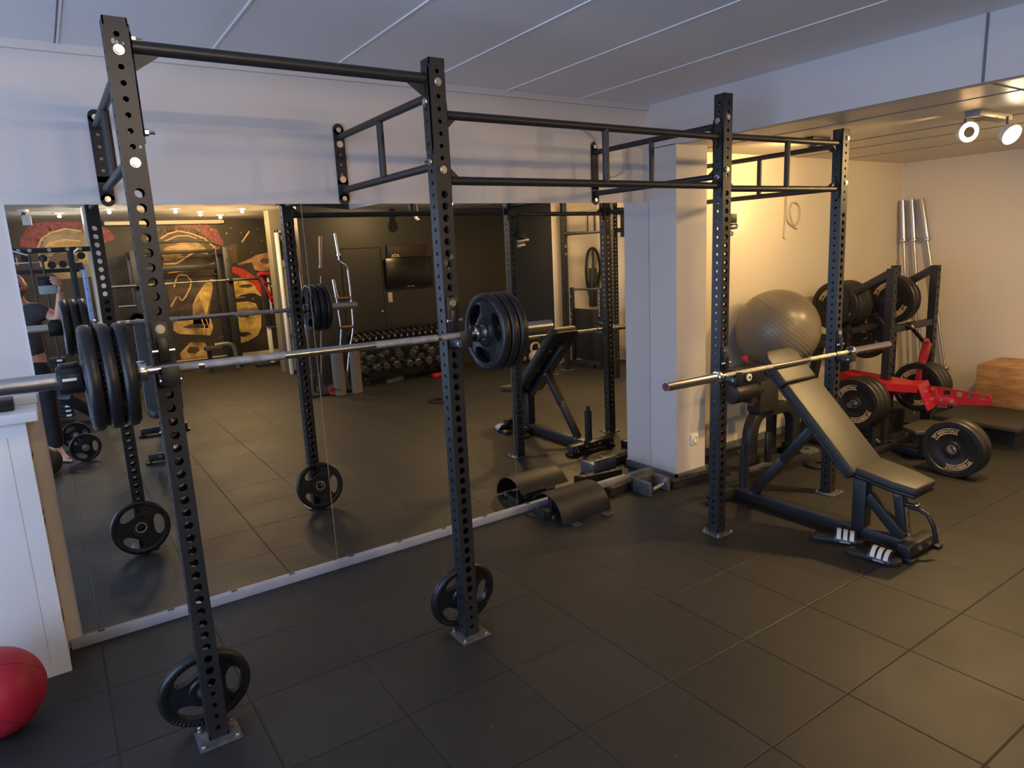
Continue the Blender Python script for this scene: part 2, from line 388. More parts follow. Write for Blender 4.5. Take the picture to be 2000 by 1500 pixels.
for x in (4.05, 4.9, 5.35, 6.0): ca.bb(x-.004, x+.004, -5.6, 0, 2.357, 2.361)
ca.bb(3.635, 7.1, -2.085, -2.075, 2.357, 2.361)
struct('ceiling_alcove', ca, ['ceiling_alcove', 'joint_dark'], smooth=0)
be = MB().bb(3.63, 3.70, -5.7, .003, 2.355, 2.66); be.mi = 1; be.bb(3.627, 3.632, -2.085, -2.073, 2.356, 2.645)
struct('trim_2', be, ['wall_paint', 'joint_dark'], smooth=0)
struct('trim_3', MB().bb(-2.4, 3.63, -.018, .003, 2.61, 2.645), 'wall_paint', smooth=0)
struct('baseboard_back', MB().bb(-.13, 3.628, -.026, 0, 0, .044), 'mirror_ledge', bevel=.003)
struct('baseboard_pillar', MB().bb(3.612, 3.63, -.278, 0, 0, .05).bb(3.612, 3.95, -.278, -.26, 0, .05).bb(3.94, 3.958, -.278, 0, 0, .05), 'skirting', smooth=0)
struct('baseboard_alcove', MB().bb(3.95, 7.1, -.02, 0, 0, .06), 'skirting', smooth=0)
struct('baseboard_rear', MB().bb(-2.4, 3.9, -9.26, -9.235, 0, .12), 'cream_skirt', smooth=0)
mir = [('left', -.078, 1.150, 'leftmost frameless wall mirror panel, behind the left post of the rig'), ('mid', 1.154, 2.388, 'middle frameless wall mirror panel between the two vertical seams'), ('right', 2.392, 3.626, 'right frameless wall mirror panel beside the white pillar')]
for k, a, b, lab in mir:
    tag(MB().bb(a, b, -.006, .002, .044, 1.996).build('wall_mirror', 'mirror', smooth=0), lab, 'mirror', 'wall mirror panels')
# ---------------------------------------------------------------- the rig along the mirror wall
WP = .0675; PITCH = .0463
def shear(x, y, a, b):      # a post that leans a little: foot shifted by a, top by b
    M = Matrix.Translation((x+a, y, 0)); M[0][2] = (b-a)/2.45; return M
def upright(parent, x, y, H, M, big=True):
    top = H-.0486; n = int((top-.03)/PITCH)+1; z0 = top-PITCH*(n-.5); m = MB(); t = .004
    def rf(c):
        j = n-1-c
        if j == 9: return 0
        return .0085 if (j < 10 or c < 4) else .0148
    R90 = lambda k: Matrix.Translation((WP/2, WP/2, 0)) @ Matrix.Rotation(k*PI/2, 4, 'Z') @ Matrix.Translation((0, -WP/2, 0))
    for k in range(4):
        MM = M @ R90(k); w = WP
        m.holes(MM, w, z0, n, PITCH, t, rf if k % 2 == 0 else (lambda c: .0078))
        for a, b in ((.006, z0), (z0+n*PITCH, H)): m.bb(-w/2, w/2, 0, t, a, b, MM)
    u = m.build('upright', 'black_steel', parent)
    top = MB().bb(.002, WP-.002, .002, WP-.002, H-.004, H+.001, M).build('top_cap', 'plastic_black', u)
    return u
rig = thing('training_rig', (.3, -1.05, 0), 'black steel wall-mounted rig of four perforated uprights bolted to the floor', 'rig')
POST = [(.264, -1.089, 2.4586, 0, 0), (1.353, -1.089, 2.4586, 0, 0), (3.101, -1.072, 2.474, -.010, .008), (4.158, -1.1235, 2.343, .012, -.010)]
for x, y, H, a, b in POST:
    M = shear(x, y, a, b); u = upright(rig, x, y, H, M)
    px, py = x+a, y
    bp = MB().bb(px-.040, px+WP+.040, py-.045, py+WP+.020, 0, .008).build('base_plate', 'base_steel', u, bevel=.002)
    bo = MB()
    for dx, dy in ((-.024, -.028), (WP+.024, -.028), (-.022, WP+.008), (WP+.022, WP+.008)):
        bo.cyl((px+dx, py+dy, .008), (px+dx, py+dy, .014), .011, 6).cyl((px+dx, py+dy, .008), (px+dx, py+dy, .026 if dx < 0 else .017), .006, 10)
    bo.build('anchor_bolts', 'zinc', u)
def bolt(m, p, d, r=.0125, L=.0, th=.009):
    p, d = Vector(p), Vector(d).normalized(); m.cyl(p, p+d*.003, r*1.25, 16); m.cyl(p+d*.003, p+d*th, r, 6)
    if L: m.cyl(p, p+d*L, r*.5, 8)
def gusset(m, p, dx, dz, th=.006):      # a triangle below or above a crossbar end
    p = Vector(p); vs = []
    for s in (-th/2, th/2): vs += [p+Vector((0, s, 0)), p+Vector((dx, s, 0)), p+Vector((0, s, dz))]
    m.add(vs, [(0, 1, 2), (3, 5, 4), (0, 3, 4, 1), (1, 4, 5, 2), (2, 5, 3, 0)])
def side_plate(m, x, y, z0, z1, s):     # a drilled flat plate bolted on the inner face of a post, s = +1 when it faces +x
    M = axm((x, y, 0), (0, 0, 1), (0, 1, 0)) if s < 0 else axm((x, y, 0), (0, 0, 1), (0, -1, 0))
    n = max(2, round((z1-z0-.04)/PITCH)); p = (z1-z0-.04)/n
    MM = Matrix(((0, -s, 0, x), (1 if s > 0 else -1, 0, 0, y), (0, 0, 1, 0), (0, 0, 0, 1)))
    m.holes(MM, .052, z0+.02, n, p, .006, lambda c: .0075 if c % 3 != 1 else 0)
    for a, b in ((z0, z0+.02), (z1-.02, z1)):
        m.bb(-.026 if 0 else -.02, .02, 0, .006, a, b, MM)
def crossbar(name, x0, x1, y, z, r, zr, gz):
    m = MB().cyl((x0+.006, y, z), (x1-.006, y, z), r, 20)
    gusset(m, (x0+.007, y, z-r*.8*(1 if gz < 0 else -1)), .08, gz); gusset(m, (x1-.007, y, z-r*.8*(1 if gz < 0 else -1)), -.08, gz)
    return m
ym = -1.089+WP/2; xA, xB, xC, xD = (p[0] for p in POST)
m = crossbar('pull_up_bar', xA+WP, xB, ym, 2.386, .0205, 0, -.055)
side_plate(m, xA+WP+.006, ym, 2.10, 2.445, 1); side_plate(m, xB-.006, ym, 2.10, 2.445, -1)
pb = m.build('pull_up_bar', 'black_steel', rig)
b = MB()
for z in (2.41, 2.135): bolt(b, (xA+WP+.006, ym, z), (1, 0, 0), .011, .032, .014)
bolt(b, (xB-.007, ym, 2.30), (-1, 0, 0)); bolt(b, (xB-.002, ym, 2.075), (-1, 0, 0), .011, .03)
b.build('bolts', 'zinc', pb)
def ladder(x0, x1, y0, y1, zt, zb, xs):
    m = MB()
    for z, g in ((zt, -.045), (zb, .045)):
        m.cyl((x0+.006, y0, z), (x1-.006, y1, z), .0175, 18)
        gusset(m, (x0+.007, y0, z+(-.014 if g < 0 else .014)), .05, g); gusset(m, (x1-.007, y1, z+(-.014 if g < 0 else .014)), -.05, g)
    m.cyl((xs, (y0+y1)/2, zb), (xs, (y0+y1)/2, zt), .0165, 16)
    side_plate(m, x0+.006, y0, zb-.06, zt+.06, 1); side_plate(m, x1-.006, y1, zb-.06, zt+.06, -1)
    return m.build('pull_up_ladder', 'black_steel', rig)
ladder(xB+WP, xC+.006, ym, -1.072+WP/2, 2.257, 2.004, 2.29)
ladder(xC+WP+.006, xD-.009, -1.072+WP/2, -1.1235+WP/2, 2.262, 1.99, 3.68)
for (x, y, H, a, bb_), zz, xs in zip(POST, ((2.325, 2.06), (2.33, 2.064), (2.318, 2.056), (2.252, 1.996)), (-.42, -.52, -.52, -.50)):
    xc = x+WP/2+(a+bb_)/2*(1 if a else 0); m = MB()
    for z, g in zip(zz, (-1, 1)):
        m.cyl((xc, y+WP+.003, z), (xc, -.008, z), .0165, 18)
        p = Vector((xc, y+WP+.004, z+g*.013)); vs = []
        for s in (-.003, .003): vs += [p+Vector((s, 0, 0)), p+Vector((s, .055, 0)), p+Vector((s, 0, g*.04))]
        m.add(vs, [(0, 1, 2), (3, 5, 4), (0, 3, 4, 1), (1, 4, 5, 2), (2, 5, 3, 0)])
    m.cyl((xc, xs, zz[1]), (xc, xs, zz[0]), .016, 16)
    st = m.build('wall_standoff', 'black_steel', rig)
    pl = MB(); MM = Matrix(((1, 0, 0, xc), (0, 1, 0, -.008), (0, 0, 1, 0), (0, 0, 0, 1))); n = 7; z0, z1 = zz[1]-.045, zz[0]+.04
    pl.holes(MM, .056, z0, n, (z1-z0)/n, .007, lambda c: .0075 if c in (2, 3, 4, 5) else 0)
    for c in (z0, z1): pl.cyl((xc, -.008, c), (xc, -.001, c), .028, 24)
    pl.holes(Matrix.Translation((xc, y+WP+.001, 0)), .05, z0+.01, n, (z1-z0-.02)/n, .006, lambda c: .0075)
    pl.build('wall_plate', 'black_steel_matte', st)
    b = MB()
    for z in (z0+.004, z1-.004): bolt(b, (xc, -.008, z), (0, -1, 0), .010)
    if x > 1 and x < 3:
        for z in (z1-.075, z0+.1): b.cyl((xc, -.008, z), (xc, -.012, z), .017, 20)
    for z in (zz[0]+.04, zz[1]-.022) if x < 3 else (zz[0]+.035, zz[1]+.03): bolt(b, (xc, y-.001, z), (0, -1, 0), .0125)
    if x > 3:
        for z in (zz[0]+.0, zz[1]-.03): bolt(b, (x+(0 if x < 4 else 0)-.002, y+WP/2, z+.02), (-1, 0, 0), .0125)
    b.build('bolts', 'zinc', st)
# ---------------------------------------------------------------- hooks that hold the bars
def jhook(x, y, z, label):
    t = thing('j_hook', (x, y, z), label, 'rack hook', 'hooks on the rig uprights'); yf = y-.002
    m = MB().bb(x-.026, x+.026, yf-.006, yf, z-.03, z+.15)
    m.bb(x-.026, x-.020, yf-.10, yf, z-.05, z-.016).bb(x+.020, x+.026, yf-.10, yf, z-.05, z-.016)
    m.bb(x-.026, x+.026, yf-.10, yf, z-.052, z-.046).bb(x-.026, x+.026, yf-.106, yf-.10, z-.05, z+.012)
    m.build('hook_body', 'black_steel', t, bevel=.002)
    MB().bb(x-.019, x+.019, yf-.098, yf-.008, z-.046, z-.0155).bb(x-.017, x+.017, yf-.022, yf-.007, z+.02, z+.10).build('hook_pad', 'plastic_black', t, bevel=.004)
    b = MB(); bolt(b, (x, yf-.006, z+.125), (0, -1, 0), .012)
    b.cyl((x-.034, yf-.015, z+.055), (x+.034, yf-.015, z+.055), .006, 8).cyl((x-.032, yf-.085, z-.033), (x+.032, yf-.085, z-.033), .006, 8)
    b.build('hook_bolts', 'zinc', t)
jhook(xA+WP/2, -1.089, 1.393, 'black rack hook on the left upright, holding the loaded bar'); jhook(xB+WP/2, -1.089, 1.388, 'black rack hook on the second upright, holding the loaded bar')
jhook(xC+WP/2-.003, -1.072, .978, 'black rack hook on the third upright, holding the empty bar'); jhook(xD+WP/2+.004, -1.1235, .965, 'black rack hook on the far right upright, holding the empty bar')
# ---------------------------------------------------------------- barbells
def barbell(name, xl, xr, cl, cr, y, zl, zr, label, ends='zinc', sleeve='bar_smooth', loc=None):
    P = lambda x: Vector((x, y, zl+(zr-zl)*(x-xl)/(xr-xl)))
    t = thing(name, P((xl+xr)/2), label, 'barbell')
    MB().cyl(P(cl), P(cr), .014, 20).build('shaft', 'bar_smooth', t)
    k = MB(); L = cr-cl
    for a, b in ((.04, .13), (.145, .36), (.64, .855), (.87, .96)): k.cyl(P(cl+L*a), P(cl+L*b), .0145, 20)
    k.build('knurling', 'knurl', t)
    for c, e in ((cl, xl), (cr, xr)):
        s = 1 if e > c else -1
        o = MB().cyl(P(c), P(e), .0248, 28).build('sleeve', sleeve, t)
        MB().cyl(P(c-s*.008), P(c+s*.022), .034, 28).build('collar_ring', 'bar_smooth', o, bevel=.003)
        MB().cyl(P(e+s*.0002), P(e+s*.002), .021, 24).build('end_cap', ends, o)
    return t
barbell('barbell', -.17, 1.846, .228, 1.452, -1.150, 1.399, 1.379, 'steel barbell across the two left uprights, loaded with black grip plates', sleeve='bar_steel')
barbell('barbell', 2.575, 4.763, 2.985, 4.300, -1.152, .987, .953, 'empty steel barbell across the two right uprights above the incline bench', ends='maroon_cap')
# ---------------------------------------------------------------- rubber grip plates (axis along local x)
def grip_plate(label, R=.163, T=.040, cat='weight plate', group=None):
    t = thing('weight_plate', (0, 0, 0), label, cat, group); m = MB(); n = 72
    prof = [(R*.80, -T*.36), (R*.86, -T*.47), (R*.93, -T*.5), (R*.985, -T*.36), (R, -T*.12), (R, T*.12), (R*.985, T*.36), (R*.93, T*.5), (R*.86, T*.47), (R*.80, T*.36)]
    X = axm((0, 0, 0), (1, 0, 0)); m.lathe(prof, X, n, closed=True)
    m.lathe([(.026, -T*.5), (R*.34, -T*.5), (R*.38, -T*.3), (R*.38, T*.3), (R*.34, T*.5), (.026, T*.5)], X, 48, closed=True)
    r0, r1 = R*.33, R*.83; th = T*.30; K = 48
    for sct in range(3):
        c = PI/2+PI/3+sct*2*PI/3
        def pt(u, v, x): a = c+u*PI/3; r = (r0+r1)/2+v*(r1-r0)/2; return X @ Vector((r*math.cos(a), r*math.sin(a), x))
        for i in range(K):
            q = []
            for j in (i, i+1):
                f = 2*PI*j/K; cu, sv = math.cos(f), math.sin(f); e = max(abs(cu), abs(sv)); ou, ov = cu/e, sv/e
                se = (abs(cu)**3+abs(sv)**3)**(-1/3)
                iu, iv = cu*se*.56, .16+sv*se*.70
                if sv < 0: iu *= (1-.25*abs(sv))
                q.append(((ou, ov), (iu, iv)))
            (o1, i1), (o2, i2) = q
            m.add([pt(*o1, th), pt(*o2, th), pt(*i2, th), pt(*i1, th), pt(*o1, -th), pt(*o2, -th), pt(*i2, -th), pt(*i1, -th)], [(0, 1, 2, 3), (5, 4, 7, 6), (3, 2, 6, 7)])
    for sct in range(3):
        for k in range(-4, 5):
            a = PI/2+PI/3+sct*2*PI/3+k*.11
            m.add([], []); rr = R*.83
            for sx in (1, -1): m.cyl(X @ Vector((rr*math.cos(a), rr*math.sin(a), sx*T*.36)), X @ Vector((R*.93*math.cos(a), R*.93*math.sin(a), sx*T*.5)), .0028, 6)
    m.build('plate_body', 'rubber', t, smooth=45)
    MB().lathe([(.0255, -T*.52), (.032, -T*.52), (.032, T*.52), (.0255, T*.52)], X, 40, closed=True).build('steel_insert', 'zinc', t)
    return t
pl0 = grip_plate('black rubber grip plate on the left bar sleeve, nearest the post'); Gp = 'grip plates loaded on the barbell'
pl0['group'] = Gp
def ax(x, y, z, r): return (r, 0, 0)
pl0.location = (  .177, -1.150, 1.394); pl0.rotation_euler = (.4, 0, 0)
dup(pl0, (.131, -1.150, 1.394), (1.1, .0, 0), 'black rubber grip plate in the middle of the three on the left sleeve')
dup(pl0, (.086, -1.150, 1.394), (.2, .0, 0), 'outermost black rubber grip plate on the left sleeve, against the clamp')
dup(pl0, (1.512, -1.150, 1.384), (.75, 0, 0), 'black rubber grip plate on the right sleeve nearest its post, grip openings showing')
dup(pl0, (1.555, -1.150, 1.384), (.1, 0, 0), 'black rubber grip plate in the middle of the three on the right sleeve')
dup(pl0, (1.598, -1.150, 1.384), (1.3, 0, 0), 'outermost black rubber grip plate on the right sleeve')
Gl = 'grip plates leaning behind the uprights'
def lean(x, ybot, tilt, spin, yaw, label):
    o = dup(pl0, label=label, group=Gl); R = .163
    M = Matrix.Rotation(yaw, 4, 'Z') @ Matrix.Rotation(tilt, 4, 'X') @ Matrix.Rotation(PI/2, 4, 'Z') @ Matrix.Rotation(spin, 4, 'X')
    o.rotation_euler = M.to_euler(); o.location = (x, ybot-math.sin(tilt)*R, R*math.cos(tilt)+.023*abs(math.sin(tilt))+.001)
lean(.285, -.962, .18, PI, 0, 'black grip plate standing on the floor behind the foot of the left upright')
lean(1.40, -.966, .18, PI+.1, 0, 'black grip plate standing on the floor behind the foot of the second upright')
c = thing('bar_clamp', (.040, -1.15, 1.396), 'black plastic lock collar on the left bar sleeve', 'bar clamp'); X = axm((.042, -1.15, 1.396), (1, 0, 0))
MB().lathe([(.0252, -.045), (.043, -.045), (.043, .022), (.0252, .022)], X, 32, closed=True).build('collar_body', 'plastic_black', c, bevel=.003)
MB().bb(.002, .060, -1.20, -1.185, 1.375, 1.42).bb(.007, .057, -1.165, -1.135, 1.435, 1.448).build('lever', 'plastic_black', c, bevel=.003)
MB().bb(.010, .046, -1.2022, -1.2, 1.40, 1.408).build('print', 'white_print', c, smooth=0)
# ---------------------------------------------------------------- left cabinet, what stands on it, the red ball
cb = thing('cabinet', (-.8, -.11, 0), 'white painted low cabinet with worn edges at the left end of the mirrors', 'cabinet')
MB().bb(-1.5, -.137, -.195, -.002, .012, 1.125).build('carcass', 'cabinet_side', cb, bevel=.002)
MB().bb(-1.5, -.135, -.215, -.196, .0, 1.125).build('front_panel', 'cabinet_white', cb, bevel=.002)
MB().bb(-1.5, -.205, -.2175, -.215, .06, 1.07).build('door', 'cabinet_white', cb, bevel=.001)
MB().bb(-1.5, -.090, -.24, -.003, 1.125, 1.165).bb(-1.5, -.086, -.02, -.003, 1.165, 1.205).build('top', 'cabinet_white', cb, bevel=.004)
mm = MB()
for z in (.2, .42, .66, .70, .95): mm.bb(-.1375, -.1345, -.16+random.random()*.06, -.09+random.random()*.05, z, z+.008+random.random()*.05)
mm.build('worn_patches', 'worn_wood', cb, smooth=0)
bx = thing('speaker_box', (-.26, -.10, 1.165), 'small black electronic box on top of the white cabinet', 'device')
MB().bb(-.34, -.165, -.15, -.06, 1.166, 1.215).build('body', 'plastic_black', bx, bevel=.006); MB().bb(-.28, -.24, -.1512, -.15, 1.18, 1.19).build('indicator', 'red_plastic', bx, smooth=0)
rb = thing('medicine_ball', (-.372, -.52, 0), 'red leather medicine ball on the floor beside the white cabinet', 'ball')
MB().sphere((-.372, -.52, .166), .166, 48, 28).build('cover', 'red_leather', rb)
sm = MB()
for M in (Matrix.Rotation(.5, 4, 'X'), Matrix.Rotation(1.4, 4, 'Y') @ Matrix.Rotation(.4, 4, 'X'), Matrix.Rotation(PI/2+.5, 4, 'X'), Matrix.Rotation(.9, 4, 'Y')):
    sm.tube([Vector((-.372, -.52, .166)) + M @ Vector((.1655*math.cos(a*2*PI/48), .1655*math.sin(a*2*PI/48), 0)) for a in range(48)], .0016, 6, True)
sm.build('seams', 'maroon_cap', rb)

def chalk(pts, name='chalk_marks'):
    m = MB()
    for x, z, r in pts:
        n = 9; m.add([(x+r*(.6+.5*random.random())*math.cos(2*PI*i/n), -1.0898, z+r*1.3*(.6+.5*random.random())*math.sin(2*PI*i/n)) for i in range(n)], [tuple(range(n))])
    return m
ups = [o for o in rig.children if o.name.startswith('upright')]
chalk([(.285, 2.388, .007), (.296, 2.386, .006), (.312, 2.385, .004), (.318, 2.085, .005)]).build('chalk_marks', 'mirror_ledge', ups[0], smooth=0)
chalk([(1.40, 1.70, .010), (1.372, 1.675, .012), (1.383, 1.655, .007)]).build('chalk_marks', 'base_steel', ups[1], smooth=0)
mirrors = sorted([o for o in COL.objects if o.name.startswith('wall_mirror')], key=lambda o: o.data.vertices[0].co.x)
for o, a in zip(mirrors, (-.02, 1.22, 2.46)):
    for k in range(4): MB().bb(a+.3*k, a+.3*k+.028, -.010, -.0065, .042, .052).build('mirror_clip', 'base_steel', o)
# ---------------------------------------------------------------- adjustable benches
def bench(label, ang, lettering, seat_drop, group=None, head=True, red=False):
    cx = 3.66; t = thing('weight_bench', (cx, -1.35, 0), label, 'bench', group)
    fr = MB().bar((cx, -.71, .055), (cx, -1.90, .055), .072, .062)
    fr.bar((cx, -1.62, .05), (cx, -1.62, .375), .075, .075, (0, 1, 0)).bar((cx, -1.655, .275), (cx+.01, -1.845, .085), .06, .05, (1, 0, 0))
    fr.bb(cx-.05, cx+.05, -1.685, -1.575, .365, .40)
    f = fr.build('frame', 'black_steel', t, bevel=.004)
    rc = MB().bb(3.445, 3.885, -.785, -.715, .022, .088).build('rear_crossbar', 'black_steel', t, bevel=.004)
    w = MB()
    for x in (3.48, 3.85): w.cyl((x, -.716, .045), (x, -.690, .045), .03, 24)
    w.build('transport_wheels', 'plastic_black', rc); b = MB()
    for x in (3.48, 3.85): bolt(b, (x, -.690, .045), (0, 1, 0), .010)
    for x in (3.60, 3.68, 3.74): bolt(b, (x, -.7155, .06), (0, 1, 0), .010)
    bolt(b, (3.623, -.76, .058), (-1, 0, 0), .010); bolt(b, (3.62, -1.615, .385), (-1, 0, 0), .013); b.build('bolts', 'zinc', rc)
    MB().bb(3.425, 3.475, -.80, -.70, 0, .022).bb(3.855, 3.905, -.80, -.70, 0, .022).build('rear_feet', 'plastic_black', rc, bevel=.004)
    fc = MB().bb(3.565, 3.855, -1.94, -1.87, .022, .085).build('front_crossbar', 'black_steel', t, bevel=.004)
    MB().bb(3.545, 3.595, -1.965, -1.86, 0, .022).bb(3.83, 3.88, -1.965, -1.86, 0, .022).build('front_feet', 'plastic_black', fc, bevel=.004)
    b = MB()
    for x in (3.66, 3.76): bolt(b, (x, -1.941, .058), (0, -1, 0), .012)
    b.build('bolts', 'chrome', fc)
    lg = MB().bar((cx+.04, -1.845, .06), (cx+.04, -1.80, .345), .06, .05, (0, 1, 0)).build('front_leg', 'black_steel', t, bevel=.003)
    b = MB(); bolt(b, (cx+.01, -1.805, .315), (-1, 0, 0), .012); bolt(b, (cx+.01, -1.845, .075), (-1, 0, 0), .014); b.cyl((cx+.04, -1.835, .265), (cx+.06, -1.875, .262), .007, 10); b.sphere((cx+.066, -1.885, .262), .014, 16, 10); b.build('pins', 'chrome', lg)
    A = Vector((cx+.04, -1.871, .06)); B = Vector((cx+.04, -1.828, .335)); ud = (B-A).normalized(); nd = Vector((0, -1, 0)); nd = (nd-ud*nd.dot(ud)).normalized()
    q = lambda s, u, o=.001: A+ud*u+Vector((s, 0, 0))+nd*o
    if lettering == 'strip':
        MB().add([q(-.017, .015), q(.017, .015), q(.017, .19), q(-.017, .19)], [(0, 1, 2, 3)]).build('pale_strip', 'pale_strip', lg, smooth=0)  # pale strip behind the dark letters on the leg front
        MB().text('TOORX', .034, lambda x, y: q(y, .102-x, .0022), .0008).build('lettering', 'tv_black', lg, smooth=0)
    else: MB().text('ATX', .06, lambda x, y: q(y, .12-x, .0022), .001).build('lettering', 'white_print', lg, smooth=0)
    MB().tube([(cx+.055, -1.835, .245), (cx+.06, -1.90, .243), (cx+.062, -1.945, .225), (cx+.064, -1.975, .17), (cx+.066, -1.995, .085)], .0115, 12).build('handle', 'plastic_black', lg)
    sp = [(-.13, 0), (.135, 0), (.135, -.20), (.105, -.315), (-.105, -.315), (-.13, -.20)]
    M = Matrix.Translation((cx, -1.635, .402)) @ Matrix.Rotation(math.atan2(seat_drop, .32), 4, 'X')
    s = MB().prism(sp, M, .018).build('seat_board', 'plastic_black', t, bevel=.003)
    MB().prism([(x*1.01, y) for x, y in sp], M @ Matrix.Translation((0, 0, .018)), .042).build('seat_pad', 'vinyl', t, bevel=.012, seg=3)
    M = Matrix.Translation((cx, -1.605, .385)) @ Matrix.Rotation(ang, 4, 'X'); L = .86
    bo = [(-.145, 0), (.145, 0), (.15, .06), (.15, L-.05), (.11, L), (-.11, L), (-.15, L-.05), (-.15, .06)]
    bd = MB().prism(bo, M, .016).build('back_board', 'vinyl_side', t, bevel=.003)
    k = MB()
    for u in (.10, .35, .62):
        for s in (-.07, .07): bolt(k, M @ Vector((s, u, 0)), M.to_3x3() @ Vector((0, 0, -1)), .008)
    k.build('bolts', 'zinc', bd)
    MB().bar(M @ Vector((0, .02, -.03)), M @ Vector((0, .72, -.03)), .05, .05, tuple(M.to_3x3() @ Vector((0, 0, 1)))).build('back_beam', 'black_steel', t, bevel=.003)
    cut = L*.72 if head else L
    lo = [(-.15, .0), (.15, .0), (.155, .05), (.155, cut-.006), (-.155, cut-.006), (-.155, .05)]
    MB().prism(lo, M @ Matrix.Translation((0, 0, .016)), .055).build('back_pad', 'vinyl', t, bevel=.013, seg=3)
    if head: MB().prism([(-.155, cut+.004), (.155, cut+.004), (.155, L-.05), (.115, L), (-.115, L), (-.155, L-.05)], M @ Matrix.Translation((0, 0, .016)), .055).build('head_pad', 'vinyl', t, bevel=.013, seg=3)
    p0 = Vector((cx, -.905, .085)); p1 = M @ Vector((0, .36, -.06)); mid = p0.lerp(p1, .55)
    stt = MB().bar(p0, mid, .052, .052).bar(mid-(p1-p0)*.03, p1, .062, .05).build('strut', 'black_steel', t, bevel=.003)
    b = MB()
    for p in (p0, p1): b.cyl(p+Vector((-.038, 0, 0)), p+Vector((.038, 0, 0)), .011, 10)
    b.build('pivot_bolts', 'zinc', stt)
    if red:
        r = MB().cyl((cx-.05, -1.63, .33), (cx-.10, -1.63, .33), .018, 12).cyl((cx-.03, -1.80, .30), (cx-.08, -1.80, .30), .016, 12); r.build('adjusting_knobs', 'red_plastic', t)
    else:
        b = MB().cyl(p1+Vector((.03, -.0, 0)), p1+Vector((.09, 0, -.02)), .006, 10).sphere(p1+Vector((.1, 0, -.02)), .015, 14, 8); b.build('pull_pin', 'chrome', t)
        v = MB().cyl((cx+.03, -.80, .08), (cx+.03, -.80, .335), .031, 24).build('bar_socket', 'black_steel', t); MB().cyl((cx+.03, -.80, .336), (cx+.03, -.80, .38), .019, 20, .016).cyl((cx+.03, -.80, .335), (cx+.03, -.80, .34), .03, 24).build('socket_plug', 'plastic_black', v)
    return t
bench('black adjustable bench set to an incline under the empty barbell, slides lying at its foot', math.radians(45.5), 'strip', .05)
b2 = bench('black bench with tall upright backrest, standing before the gym floor dumbbell, seen in the mirror', math.radians(78), 'direct', .0, head=False, red=True)
b2.location = (.80, -3.66, 0); b2.rotation_euler = (0, 0, PI+.08)
# ---------------------------------------------------------------- slides under the bench
def slide(label):
    t = thing('slide_sandal', (0, 0, 0), label, 'sandal', 'pair of slides by the bench'); L = .275
    sole = [(x*L, y*L) for x, y in ((-.5, -.10), (-.47, -.16), (-.36, -.18), (-.15, -.155), (.1, -.17), (.3, -.19), (.44, -.14), (.5, -.02), (.46, .10), (.33, .17), (.12, .16), (-.12, .12), (-.3, .14), (-.44, .12), (-.5, .02))]
    so = MB().prism(sole, Matrix.Translation((0, 0, 0)), .028).build('sole', 'slide_sole', t, bevel=.006, seg=3)
    MB().prism([(x*.9, y*.86) for x, y in sole], Matrix.Translation((0, 0, .0285)), .003).build('footbed', 'plastic_black', so, bevel=.001)
    m = MB(); st = MB(); n = 20
    def P(u, a, o=0): w = .050+.004*u; return Vector((-.02+.115*u, math.cos(a)*(w+o)*1.02, .012+math.sin(a)*(.058-.014*u+o)))
    for o, rev in ((0, False), (.005, True)):
        vs = [P(u/5, PI*i/n, o) for u in range(6) for i in range(n+1)]; fs = [(u*(n+1)+i, u*(n+1)+i+1, (u+1)*(n+1)+i+1, (u+1)*(n+1)+i) for u in range(5) for i in range(n)]
        m.add(vs, fs)
    for u in (0, 5):
        m.add([P(u/5, PI*i/n, o) for o in (0, .005) for i in range(n+1)], [(i, i+1, n+2+i, n+1+i) for i in range(n)])
    sp = m.build('strap', 'plastic_black', t)
    for k in range(3):
        u0, u1 = .12+k*.29, .31+k*.29
        vs = [P(u, PI*i/n, .0062) for u in (u0, u1) for i in range(2, n-1)]; q = n-3
        st.add(vs, [(i, i+1, q+i+1, q+i) for i in range(q-1)])
    for s in (1,):
        st.text('adidas', .022, lambda x, y: P(.5-x/.115, PI*.985-(y+.004)/.07*1.0, .0062))
        st.text('adidas', .022, lambda x, y: P(.5+x/.115, PI*.015+(y+.004)/.07, .0062))
    st.build('stripes', 'white_print', sp, smooth=0)
    return t
s1 = slide('black slide with three white stripes lying across the floor, nearer to the camera'); s1.location = (3.476, -1.80, 0); s1.rotation_euler = (0, 0, math.radians(-80))
dup(s1, (3.545, -1.555, 0), (0, 0, math.radians(-62)), 'black slide with white stripes half under the bench beam, behind its pair')
